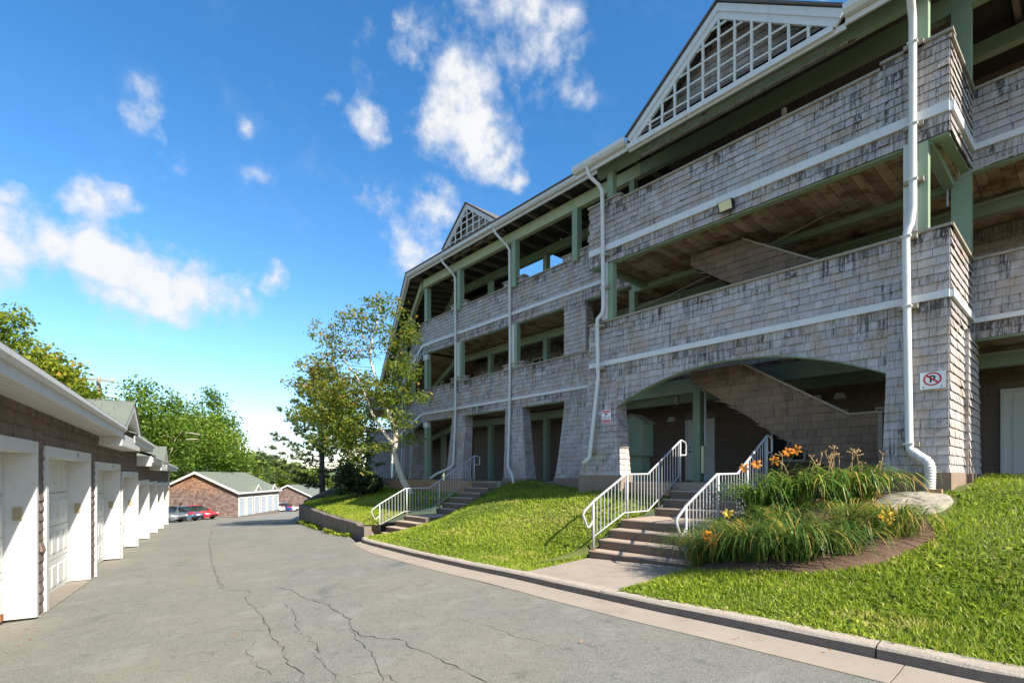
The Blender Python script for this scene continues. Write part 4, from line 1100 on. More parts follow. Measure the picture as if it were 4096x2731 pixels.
for a, b in ((6.48, 6.825), (6.835, 7.18)):
    d = cpart(cb, 'door', 'green', lambda m: m.box(FA, a, b, 1.195, 1.22, .55, 1.40))
    k = 6.80 if a < 6.6 else 6.86
    cpart(d, 'knob', 'brass', lambda m: m.tube([FA.p(k, 1.2, .95), FA.p(k, 1.165, .95)], .014, 8))
for a, b in ((6.40, 6.84), (7.26, 6.82)):
    cpart(cb, 'roof_board', 'capwood', lambda m: m.hexa([FA.p(a, 1.17, 1.40), FA.p(b, 1.17, 1.65), FA.p(b, 1.72, 1.65), FA.p(a, 1.72, 1.40), FA.p(a, 1.17, 1.425), FA.p(b, 1.17, 1.675), FA.p(b, 1.72, 1.675), FA.p(a, 1.72, 1.425)]))
pg = thing('pipe_guard', uv(5.0, 1.8, -.16), 'pale yellow guard strapped around the foot of the green post in the arch', 'pipe guard')
cpart(pg, 'guard', 'lampglass', lambda m: m.box(FM, 5.14, 5.21, -.14, -.05, .05, .75)); cpart(pg, 'pipe', 'rail', lambda m: m.tube([FM.p(5.17, .0, -.15), FM.p(5.17, .0, 2.2)], .03, 8))
fl_ = thing('floodlight', uv(3.5, -.1, 5.5), 'black framed floodlight with pale lens fixed under the white strip of the bay', 'floodlight')
Fq = FA.p
cpart(fl_, 'housing', 'black', lambda m: m.hexa([Fq(3.36, -.14, 5.44), Fq(3.68, -.14, 5.44), Fq(3.66, -.05, 5.47), Fq(3.38, -.05, 5.47), Fq(3.36, -.21, 5.63), Fq(3.68, -.21, 5.63), Fq(3.66, -.07, 5.64), Fq(3.38, -.07, 5.64)]))
cpart(fl_, 'lens', 'lampglass', lambda m: m.hexa([Fq(3.39, -.158, 5.455), Fq(3.65, -.158, 5.455), Fq(3.65, -.14, 5.455), Fq(3.39, -.14, 5.455), Fq(3.39, -.222, 5.615), Fq(3.65, -.222, 5.615), Fq(3.65, -.2, 5.615), Fq(3.39, -.2, 5.615)]))
cpart(fl_, 'bracket', 'black', lambda m: m.box(FA, 3.48, 3.56, -.07, .0, 5.5, 5.58))
def bullet_cam(u, v, z, du, dv, lab):
    t = thing('security_camera', uv(u, v, z), lab, 'camera', 'security cameras at the rounded corner')
    p = uv(u, v, z); d = (E0 * du + N0 * dv).normalized() + Vector((0, 0, -.25)); d.normalize()
    cpart(t, 'body', 'white', lambda m: m.tube([p - d * .02, p, p + d * .2, p + d * .21], [.02, .055, .06, .05], 10))
    cpart(t, 'lens', 'black', lambda m: m.tube([p + d * .205, p + d * .214], .038, 10))
    cpart(t, 'mount', 'white', lambda m: m.tube([p - d * .02 + N0 * .15 + Vector((0, 0, -.1)), p - d * .02], .025, 8))
bullet_cam(18.25, 1.98, 5.78, -.4, -1, 'white bullet camera under the upper strip, right one at the rounded corner')
bullet_cam(19.35, 2.05, 5.55, .8, -1, 'white bullet camera left of the rounded corner, the lower of the two')

# --- signs
def text(body, size, fr, s, v, z, mat, parent, name='lettering', bold=False, width=None):
    cu_ = bpy.data.curves.new(name, 'FONT'); cu_.body = body; cu_.size = size; cu_.align_x = 'CENTER'; cu_.align_y = 'CENTER'; cu_.extrude = .0008
    cu_.resolution_u = 3
    if bold: cu_.offset = size * .018
    o = bpy.data.objects.new(name, cu_); COL.objects.link(o)
    dg = bpy.context.evaluated_depsgraph_get(); me = bpy.data.meshes.new_from_object(o.evaluated_get(dg)); bpy.data.objects.remove(o)
    n = len(me.vertices); co = np.zeros(n * 3); me.vertices.foreach_get('co', co); co = co.reshape(-1, 3)
    if width:
        w0 = co[:, 0].max() - co[:, 0].min(); co[:, 0] *= width / w0
    fs = [tuple(p.vertices) for p in me.polygons]; bpy.data.meshes.remove(me)
    # letters read left to right when seen from outside, where the frame's x runs to the left
    vs = [fr.p(s - x, v - zz, z + y) for x, y, zz in co]
    return link_mesh(name, vs, fs, MT[mat], parent)
def sign_rect(par, name, mat, fr, s0, s1, z0, z1, v0, v1):
    return cpart(par, name, mat, lambda m: m.box(fr, s0, s1, v0, v1, z0, z1))
np_ = thing('no_parking_sign', uv(.19, -.12, 1.35), 'white no parking sign with a red barred circle on the right shingled column', 'sign')
v_ = -.128
sign_rect(np_, 'panel', 'signwhite', FA, .03, .355, 1.355, 1.635, v_, v_ + .012)
for (a, b, c, d) in ((.03, .355, 1.355, 1.359), (.03, .355, 1.631, 1.635), (.03, .034, 1.359, 1.631), (.351, .355, 1.359, 1.631)):
    sign_rect(np_, 'border_line', 'black', FA, a, b, c, d, v_ - .002, v_ - .0005)
def ring(par, s, z, r0, r1, v, mat, ex=1.0):
    n = 40; m = MB(); vs = []
    for k in range(n):
        a = 2 * math.pi * k / n
        for r in (r0, r1):
            for vv in (v - .002, v): vs.append(FA.p(s + math.cos(a) * r * ex, vv, z + math.sin(a) * r))
    fs = []
    for k in range(n):
        q = (k + 1) % n
        fs += [(k * 4, q * 4, q * 4 + 2, k * 4 + 2), (k * 4 + 2, q * 4 + 2, q * 4 + 3, k * 4 + 3), (k * 4, k * 4 + 1, q * 4 + 1, q * 4)]
    m.add(vs, fs); return m.build('red_ring', MT[mat], par)
text('P', .155, FA, .192, v_ - .0015, 1.51, 'black', np_, 'letter', True)
ring(np_, .192, 1.515, .085, .104, v_ - .003, 'red', 1.1)
cpart(np_, 'red_bar', 'red', lambda m: m.hexa([FA.p(.192 + .085, v_ - .0045, 1.572), FA.p(.192 + .07, v_ - .0045, 1.59), FA.p(.192 + .07, v_ - .003, 1.59), FA.p(.192 + .085, v_ - .003, 1.572),
      FA.p(.192 - .07, v_ - .0045, 1.44), FA.p(.192 - .085, v_ - .0045, 1.458), FA.p(.192 - .085, v_ - .003, 1.458), FA.p(.192 - .07, v_ - .003, 1.44)]))
for (s, d) in ((.31, 1), (.075, -1)):
    cpart(np_, 'arrow', 'black', lambda m: m.hexa([FA.p(s - d * .011, v_ - .002, 1.378), FA.p(s - d * .010, v_ - .002, 1.378), FA.p(s - d * .010, v_ - .0005, 1.378), FA.p(s + d * .012, v_ - .0005, 1.391), FA.p(s - d * .011, v_ - .002, 1.405), FA.p(s - d * .010, v_ - .002, 1.405), FA.p(s - d * .010, v_ - .0005, 1.405), FA.p(s + d * .012, v_ - .0005, 1.3915)]))
ws = thing('warning_sign', uv(6.65, -.1, 1.31), 'small red and white camera warning sign on the left shingled column of the arch', 'sign')
v_ = -.098
sign_rect(ws, 'panel', 'signwhite', FA, 6.51, 6.79, 1.315, 1.655, v_, v_ + .01)
sign_rect(ws, 'red_band', 'red', FA, 6.525, 6.775, 1.575, 1.64, v_ - .002, v_ - .0005); sign_rect(ws, 'red_band', 'red', FA, 6.525, 6.775, 1.327, 1.405, v_ - .002, v_ - .0005)
text('WARNING', .05, FA, 6.65, v_ - .003, 1.607, 'signwhite', ws, width=.22); text('PRIVATE PROPERTY', .03, FA, 6.65, v_ - .003, 1.385, 'signwhite', ws, width=.22); text('NO TRESPASSING', .03, FA, 6.65, v_ - .003, 1.347, 'signwhite', ws, width=.22)
text('24 HOUR VIDEO', .03, FA, 6.65, v_ - .001, 1.465, 'black', ws, width=.22); text('SURVEILLANCE', .03, FA, 6.65, v_ - .001, 1.432, 'black', ws, width=.2)
cpart(ws, 'camera_symbol', 'black', lambda m: (m.hexa([FA.p(6.69, v_ - .002, 1.535), FA.p(6.61, v_ - .002, 1.52), FA.p(6.61, v_ - .0005, 1.52), FA.p(6.69, v_ - .0005, 1.535), FA.p(6.69, v_ - .002, 1.565), FA.p(6.61, v_ - .002, 1.555), FA.p(6.61, v_ - .0005, 1.555), FA.p(6.69, v_ - .0005, 1.565)]),
      m.box(FA, 6.665, 6.68, v_ - .002, v_ - .0005, 1.50, 1.538), m.box(FA, 6.68, 6.72, v_ - .002, v_ - .0005, 1.492, 1.504)))
# ------------------------------------------------------------------ concrete stairs and railings
def stair(name, fr, u0, u1, noses, zbot, label, vback, treadmat='concrete'):
    t = thing(name, tuple(fr.p((u0 + u1) / 2, noses[0][0], zbot)), label, 'stairs')
    zprev = zbot
    for i, (v, z) in enumerate(noses):
        vn = noses[i + 1][0] if i + 1 < len(noses) else vback
        m = MB(); e = .012
        # worn, slightly chamfered nose
        P = fr.p
        m.hexa([P(u0, v + .012, zprev - .25), P(u1, v + .012, zprev - .25), P(u1, vn + .03, zprev - .25), P(u0, vn + .03, zprev - .25), P(u0, v, z - .022), P(u1, v, z - .022), P(u1, vn + .03, z - .022), P(u0, vn + .03, z - .022)])
        m.hexa([P(u0, v, z - .022), P(u1, v, z - .022), P(u1, vn + .02, z - .022), P(u0, vn + .02, z - .022), P(u0, v + .016, z), P(u1, v + .016, z), P(u1, vn + .02, z), P(u0, vn + .02, z)])
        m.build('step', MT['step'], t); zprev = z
    return t
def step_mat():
    m, t = new_mat('worn_step_sunlit_tread'); p = wpos(t)
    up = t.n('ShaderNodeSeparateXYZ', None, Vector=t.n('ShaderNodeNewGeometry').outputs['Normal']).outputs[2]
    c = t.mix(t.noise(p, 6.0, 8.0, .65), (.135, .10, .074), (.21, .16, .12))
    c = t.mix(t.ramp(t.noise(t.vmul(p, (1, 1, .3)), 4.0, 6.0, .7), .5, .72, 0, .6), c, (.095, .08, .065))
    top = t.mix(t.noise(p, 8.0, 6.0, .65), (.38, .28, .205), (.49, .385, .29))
    c = t.mix(t.ramp(up, .3, .7), c, top)  # bright sunlit treads and shaded risers are put into the colour
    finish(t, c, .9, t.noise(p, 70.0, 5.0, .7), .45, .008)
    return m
MT['step'] = step_mat()
N1 = [(-2.85, -1.43), (-2.53, -1.25), (-2.20, -1.073), (-1.85, -.894), (-.62, -.715), (-.30, -.53), (.0, -.347), (.30, -.165)]
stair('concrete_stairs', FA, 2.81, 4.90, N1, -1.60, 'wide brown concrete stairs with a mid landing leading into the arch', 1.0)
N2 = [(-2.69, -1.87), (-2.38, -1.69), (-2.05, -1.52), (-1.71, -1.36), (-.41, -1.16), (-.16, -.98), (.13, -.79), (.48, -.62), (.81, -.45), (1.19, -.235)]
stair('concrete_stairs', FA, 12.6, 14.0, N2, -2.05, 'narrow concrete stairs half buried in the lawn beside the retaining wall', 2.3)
m = MB(); m.box(FA, 12.4, 14.0, 1.22, 2.2, -.6, -.237); tag(m.build('landing_slab', MT['concrete'], None), 'low concrete slab at the top of the narrow stairs', 'slab')

def railing(label, u, posts, zf, lean=0.0, group=None):
    """posts: v of each post; zf: foot height by v"""
    v0 = posts[0]; t = thing('stair_railing', tuple(FA.p(u, v0, zf(v0))), label, 'railing')
    H = .91
    def rail_pts(h):
        return [(v, zf(v) + h) for v in posts]
    vA, vB, vC, vD = posts
    zA, zB, zC, zD = [zf(v) for v in posts]
    top = [(vA - .28, zA + H - .18), (vA, zA + H + .02), (vB - .05, zB + H), (vC - .42 if vC - vB > .9 else vC - .25, zB + H + .01), (vD, zD + H + .05), (vD + .06, zD + H + .065)]
    kink = top[3]
    def topz(v):
        return float(np.interp(v, [q[0] for q in top], [q[1] for q in top]))
    P = FA.p
    m = MB()
    lo = [(vA - .02, zA + .50), (vA - .10, zA + .45), (vA - .20, zA + .44), (vA - .30, zA + H - .22), (vA - .29, zA + H - .19)]
    m.tube([P(u, v, z) for v, z in [(vA, zA + .56), (vA - .13, zA + .44), (vA - .18, zA + .45)] + [(top[0][0] - .02, top[0][1] - .035), (top[0][0] + .03, top[0][1] + .03)] + top[1:]], .023, 8)
    m.tube([P(u, v, z) for v, z in [top[-1], (vD + .22, zD + H + .02), (vD + .25, zD + H - .03), (vD + .25, zD + H - .24), (vD + .22, zD + H - .28), (vD, zD + H - .28)]], .02, 8)
    m.build('handrail', MT['rail'], t, smooth=True)
    bot = [(vA, zA + .25), (vB - .1, zB + .13), (kink[0], zB + .13), (vD, zD + .16)]
    botz = lambda v: float(np.interp(v, [q[0] for q in bot], [q[1] for q in bot]))
    m = MB(); m.tube([P(u, v, z) for v, z in bot], .017, 6); m.build('bottom_rail', MT['rail'], t, smooth=True)
    for v, z in zip(posts, (zA, zB, zC, zD)):
        m = MB(); m.tube([P(u, v, z - .03), P(u, v, topz(v) - .01)], .023, 8); m.build('post', MT['rail'], t, smooth=True)
        m = MB(); m.tube([P(u, v, z - .002), P(u, v, z + .008)], .05, 8); m.build('base_plate', MT['rust'], t)
    v = vA + .11
    while v < vD - .05:
        if min(abs(v - q) for q in posts) > .045:
            m = MB(); m.tube([P(u, v, botz(v)), P(u, v, topz(v) - .01)], .0085, 5, cap=False); m.build('baluster', MT['rail'], t)
        v += .112
z1f = lambda v: float(np.interp(v, [-2.78, -1.72, -.62, .18], [-1.43, -.894, -.715, -.33])) if v < -.3 else float(np.interp(v, [-.3, .26], [-.53, -.165]))
railing('grey tubular railing on the left edge of the wide stairs into the arch', 4.84, [-2.78, -1.70, -.55, .33], lambda v: float(np.interp(v, [-2.78, -1.70, -.55, .33], [-1.43, -.894, -.715, -.165])))
railing('grey tubular railing on the right edge of the wide stairs, beside the lilies', 2.90, [-2.78, -1.70, -.55, .33], lambda v: float(np.interp(v, [-2.78, -1.70, -.55, .33], [-1.43, -.894, -.715, -.165])))
railing('grey tubular railing on the left side of the narrow stairs by the retaining wall', 13.95, [-2.62, -1.62, -.30, 1.25], lambda v: float(np.interp(v, [-2.62, -1.62, -.30, 1.25], [-1.87, -1.36, -1.14, -.235])))

# ------------------------------------------------------------------ retaining wall
rw = thing('retaining_wall', tuple(uv(18, -2.8, -2.2)), 'low stained dark concrete retaining wall curving along the road below the left lawn', 'wall')
m = MB(); vs = []; fs = []
us = np.linspace(13.16, 25.51, 44)
for u in us:
    v = wall_v(u); p = uv(u, v); gb = g(p.x, p.y)
    zt = WALL_TOP + (-.07 if u < 13.9 else 0) + .01 * math.sin(u * 3)
    for dv, z in ((0, gb - .3), (.0, zt - .015), (.015, zt), (.235, zt), (.25, zt - .3)): vs.append(tuple(uv(u, v + dv, z)))
k = 5
for i in range(len(us) - 1):
    for q in range(k - 1): fs.append((i * k + q, (i + 1) * k + q, (i + 1) * k + q + 1, i * k + q + 1))
fs.append((0, 1, 2, 3, 4)); fs.append(tuple(range((len(us) - 1) * k, len(us) * k))[::-1])
m.add(vs, fs); m.build('wall', MT['concrete_dk'], rw)
m = MB(); m.hexa([uv(13.17, -3.515, -2.2), uv(13.98, -2.72, -2.2), uv(14.1, -2.55, -2.2), uv(13.4, -3.2, -2.2), uv(13.17, -3.515, -1.572), uv(13.98, -2.72, -1.60), uv(14.1, -2.55, -1.60), uv(13.4, -3.2, -1.572)]); m.build('end_block', MT['concrete_lt'], rw)
rp = thing('ramp_wall', (-11, 30.2, -2.4), 'sloping dark concrete wing wall behind the dark bush, rising towards the building', 'wall')
m = MB(); a = Vector((-11.75, 28.9, 0)); b = Vector((-10.35, 31.1, 0)); c = Vector((-8.2, 33.0, 0)); off = Vector((.2, -.12, 0)).normalized() * .0 + Vector((.25, .15, 0))
Z = lambda p, z: Vector((p.x, p.y, z))
m.hexa([Z(a, -3), Z(b, -3), Z(b + off, -3), Z(a + off, -3), Z(a, -1.42), Z(b, -.46), Z(b + off, -.46), Z(a + off, -1.42)]); m.hexa([Z(b, -3), Z(c, -3), Z(c + off, -3), Z(b + off, -3), Z(b, -.461), Z(c, -.46), Z(c + off, -.46), Z(b + off, -.461)])
m.build('wall', MT['concrete_dk'], rp)

# ------------------------------------------------------------------ near garage row
gar = thing('garage_row', tuple(FG.p(10, 1, -2.4)), 'long brown shingled garage row with white doors stepping down the hill', 'garage')
def gpart(name, mat, fn, par=None):
    m = MB(); fn(m); return m.build(name, MT[mat], par or gar)
DOORS = [(-6.65, -3.50, .46, None), (-3.12, 0.0, .45, None), (.40, 3.55, .42, '19'), (4.10, 7.36, .28, '18'), (7.68, 11.1, .10, '17'), (11.16, 14.55, -.17, '16'), (14.62, 18.1, -.255, '15'), (18.2, 21.4, -.33, '14'), (21.5, 24.9, -.37, '13')]
GSH = []
def gz_at(t): p = FG.p(t, -.1, 0); return g(p.x, p.y)
REC = .31
SECT = [(-9.0, 5.7, .90, -.0135), (5.7, 11.05, .84, -.013), (11.05, 15.9, .50, -.012), (15.9, 25.6, .44, -.012)]   # start, end, soffit height, fall per metre
def soffit_z(t):
    for a, b, z, s in SECT:
        if a <= t < b: return z + s * (t if a < 5 else t - a)
    return .35
# carcass and shingled face
body = MB()
edges = [-9.0] + [x for d in DOORS for x in d[:2]] + [25.2]
for a, b in zip(edges[::2], edges[1::2]):
    body.box(FG, a, b, .02, .6, -3.6, soffit_z((a + b) / 2) + .12)
for (a, b, zt, num) in DOORS:
    body.box(FG, a, b, .02, .6, zt - .03, soffit_z((a + b) / 2) + .12)
body.box(FG, -9, 25.2, .6, 7.6, -4.5, .35); body.build('carcass', MT['brown'], gar)
zrow0 = -3.0
holes = [(a, b, zt) for (a, b, zt, n_) in DOORS]
def grow(t0, t1, z0, z1):
    shingles(GSH, FG, z0, z1, t0, t1, expo=.142, mat='brown', thick=.02, wmin=.1, wmax=.24)
for a, b in zip(edges[::2], edges[1::2]):
    zb = gz_at((a + b) / 2) + .04; grow(a + .01, b - .01, zb, soffit_z((a + b) / 2) + .02)
for (a, b, zt, n_) in DOORS: grow(a, b, zt + .005, soffit_z((a + b) / 2) + .03)
fge = Fr(tuple(FG.p(25.2, .02, 0))[:2], -GN, GD)
flush_shingles(GSH, gar, 300)
for i, (a, b, zt, num) in enumerate(DOORS):
    zb0 = gz_at(a) - .02; zb1 = gz_at(b) - .02; zb = min(zb0, zb1)
    HT = .155
    h = gpart('header_board', 'white', lambda m: m.box(FG, a, b, -.045, REC + .02, zt - HT, zt))
    for (s0, s1) in ((a, a + .115), (b - .075, b)):
        gpart('jamb', 'white', lambda m: m.box(FG, s0, s1, -.045, REC + .05, zb + (.06 if s0 == a else .05), zt - HT - .001))
    d = MB(); d.box(FG, a + .115, b - .075, REC + .0, REC + .05, zb + .03, zt - HT + .02); dob = d.build('garage_door', MT['doorwhite'], gar)
    n = 4; hz = (zt - HT - zb - .04) / n; W_ = (b - .075) - (a + .115)
    for r in range(n):
        s = MB(); z0 = zb + .04 + r * hz
        s.box(FG, a + .12, b - .08, REC - .022, REC - .001, z0 + .006, z0 + hz - .006)
        for c in range(7):
            x0 = a + .12 + (c + .17) * W_ / 7; x1 = a + .12 + (c + .83) * W_ / 7
            P = FG.p
            s.hexa([P(x0, REC - .036, z0 + .12), P(x1, REC - .036, z0 + .12), P(x1 + .02, REC - .022, z0 + .10), P(x0 - .02, REC - .022, z0 + .10), P(x0, REC - .036, z0 + hz - .12), P(x1, REC - .036, z0 + hz - .12), P(x1 + .02, REC - .022, z0 + hz - .10), P(x0 - .02, REC - .022, z0 + hz - .10)])
        s.build('door_section', MT['doorwhite'], dob)
    gpart('bottom_seal', 'black', lambda m: m.box(FG, a + .116, b - .0755, REC - .015, REC + .02, zb + .0, zb + .045), dob)
    if i != 2: gpart('handle', 'black', lambda m: m.box(FG, a + 1.45, a + 1.6, REC - .06, REC - .037, zb + .62, zb + .65), dob)
    if i == 2: gpart('handle', 'black', lambda m: m.tube([FG.p(a + .22, REC - .03, zb + 1.3), FG.p(a + .22, REC - .07, zb + 1.3)], .03, 8), dob)
    # keypad on the far reveal
    kz = zb1 + 1.44
    gpart('keypad', 'brass' if i not in (5, 6) else 'offwhite', lambda m: m.box(FG, b - .1, b - .0755, .10, .19, kz - .085, kz + .085))
    if num:
        text(num, .13, FG, b - (b - a) * .36, -.047, zt - HT / 2, 'black', gar, 'door_number')
# rust stains at the foot of the nearest jamb
gpart('rust_patch', 'rust', lambda m: m.box(FG, -.19, -.079, REC - .03, REC - .004, gz_at(0) + .04, gz_at(0) + .12))
# eaves: soffit, fascia, gutter for each section
OH = .40
def eave(t0, t1, za, sl, box=True):
    P = FG.p; z = lambda t: za + sl * (t - t0)
    def hx(v0, v1, d0, d1, name, mat, d0b=None, d1b=None):
        m = MB(); m.hexa([P(t0, v0, z(t0) + d0), P(t1, v0, z(t1) + d0), P(t1, v1, z(t1) + d0), P(t0, v1, z(t0) + d0), P(t0, v0, z(t0) + d1), P(t1, v0, z(t1) + d1), P(t1, v1, z(t1) + d1), P(t0, v1, z(t0) + d1)]); return m.build(name, MT[mat], gar)
    hx(-OH, .02, .0, .02, 'soffit', 'white')
    n = int(OH / .05)
    for k in range(n):
        v = -OH + .01 + k * .05; hx(v, v + .038, -.008, -.0005, 'soffit_slat', 'offwhite')
    hx(-OH - .022, -OH - .001, -.015, .15, 'fascia', 'white')
    gm = MB(); prof = [(-OH - .024, .2), (-OH - .024, .11), (-OH - .055, .11), (-OH - .085, .15), (-OH - .085, .205), (-OH - .073, .205), (-OH - .073, .155), (-OH - .05, .12), (-OH - .03, .12), (-OH - .03, .2)]
    k = len(prof); gm.add([P(t0, a, z(t0) + b) for a, b in prof] + [P(t1, a, z(t1) + b) for a, b in prof], [(i, (i + 1) % k, k + (i + 1) % k, k + i) for i in range(k)]); gm.build('gutter', MT['whitegrey'], gar)
    # roof of this stretch
    m = MB(); q = [(-OH - .055, .212), (3.2, 1.55)]
    m.hexa([P(t0, q[0][0], z(t0) + q[0][1]), P(t1, q[0][0], z(t1) + q[0][1]), P(t1, 3.8, z(t1) + 1.50), P(t0, 3.8, z(t0) + 1.50), P(t0, q[0][0], z(t0) + q[0][1] + .025), P(t1, q[0][0], z(t1) + q[0][1] + .025), P(t1, 3.8, z(t1) + 1.54), P(t0, 3.8, z(t0) + 1.54)])
    m.hexa([P(t0, 3.8, z(t0) + 1.50), P(t1, 3.8, z(t1) + 1.50), P(t1, 7.9, z(t1) + .2), P(t0, 7.9, z(t0) + .2), P(t0, 3.8, z(t0) + 1.54), P(t1, 3.8, z(t1) + 1.54), P(t1, 7.9, z(t1) + .24), P(t0, 7.9, z(t0) + .24)])
    m.build('roof', MT['greenroof'], gar)
    if box:
        hx(-OH - .0, .0, .0, .15, 'return_box', 'white') if False else None
eave(-9.0, 4.72, .90 + .0135 * 9, -.0135); eave(6.6, 11.35, .825, -.012); eave(11.35, 14.95, .44, -.012); eave(17.6, 25.65, .315, -.012)
def dormer(t0, t1, tc, za, zf0, zf1, zbox, len_):
    P = FG.p; v = -OH - .03
    # recessed gable face with slats, pent box under it, rakes and two roof slopes
    m = MB(); m.hexa([P(t0 + .1, v + .3, zbox), P(t1 - .1, v + .3, zbox), P(t1 - .1, v + .36, zbox), P(t0 + .1, v + .36, zbox), P(tc - .02, v + .3, za - .1), P(tc + .02, v + .3, za - .1), P(tc + .02, v + .36, za - .1), P(tc - .02, v + .36, za - .1)])
    o = m.build('dormer', MT['offwhite'], gar)
    for r in range(6):
        z = zbox + .1 + r * (za - zbox - .2) / 6; k = (z - zbox) / (za - zbox); a = t0 + (tc - t0) * k + .1; b = t1 + (tc - t1) * k - .1
        if b - a > .1: gpart('slat', 'offwhite', lambda m: m.box(FG, a, b, v + .285, v + .2995, z, z + .06), o)
    gpart('pent_box', 'white', lambda m: m.box(FG, t0 - .1, t1 + .15, v + .02, .0, zbox - .16, zbox + .1), o)
    gpart('pent_box', 'white', lambda m: m.box(FG, t0 - .1, t0 - .02, v + .02, .0, zbox + .1, zbox + .26), o)
    for (a, zfoot) in ((t0, zf0), (t1, zf1)):
        m = MB(); q = .17
        m.hexa([P(a, v - .02, zfoot - q), P(tc, v - .02, za - q * 1.25), P(tc, v + .02, za - q * 1.25), P(a, v + .02, zfoot - q), P(a, v - .02, zfoot), P(tc, v - .02, za), P(tc, v + .02, za), P(a, v + .02, zfoot)]); m.build('rake_board', MT['white'], o)
        m = MB(); m.hexa([P(a, v, zfoot - q - .03), P(tc, v, za - q * 1.25 - .03), P(tc, v + .3, za - q * 1.25 - .03), P(a, v + .3, zfoot - q - .03), P(a, v, zfoot - q + .02), P(tc, v, za - q * 1.25 + .02), P(tc, v + .3, za - q * 1.25 + .02), P(a, v + .3, zfoot - q + .02)]); m.build('rake_soffit', MT['white'], o)
        # roofing laid in courses
        rows = 8
        sgn = 1 if a < tc else -1
        L = math.hypot(tc - a, za - zfoot)
        for r in range(rows):
            f0, f1 = r / rows - .02, (r + 1) / rows + .015
            x = v - .05
            while x < len_:
                wd = random.uniform(.22, .42); x1 = min(x + wd, len_)
                m = MB(); lift = .028 + random.uniform(-.006, .008)
                def pt(f, vv, up): return P(a + (tc - a) * f, vv, zfoot + (za - zfoot) * f + up)
                m.hexa([pt(f0, x + .004, .005), pt(f0, x1 - .004, .005), pt(f1, x1 - .004, .004), pt(f1, x + .004, .004), pt(f0, x + .004, lift), pt(f0, x1 - .004, lift), pt(f1, x1 - .004, .012), pt(f1, x + .004, .012)], random.random())
                m.build('roof_shingle', MT['greenroof'], o); x = x1
dormer(4.66, 7.62, 6.2, 1.77, 1.10, 1.02, .80, 1.6)
dormer(15.0, 18.15, 16.7, 1.19, .56, .52, .36, 1.2)
gpart('return_box', 'white', lambda m: m.box(FG, 11.0, 11.34, -OH, .0, .30, .62))
gpart('apron', 'concrete', lambda m: m.hexa([FG.p(.1, -.05, -2.3), FG.p(4.0, -.05, -2.4), FG.p(4.0, .4, -2.4), FG.p(.1, .4, -2.3), FG.p(.1, -.05, gz_at(.1) + .012), FG.p(4.0, -.05, gz_at(4) + .012), FG.p(4.0, .4, gz_at(4) + .012), FG.p(.1, .4, gz_at(.1) + .012)]))

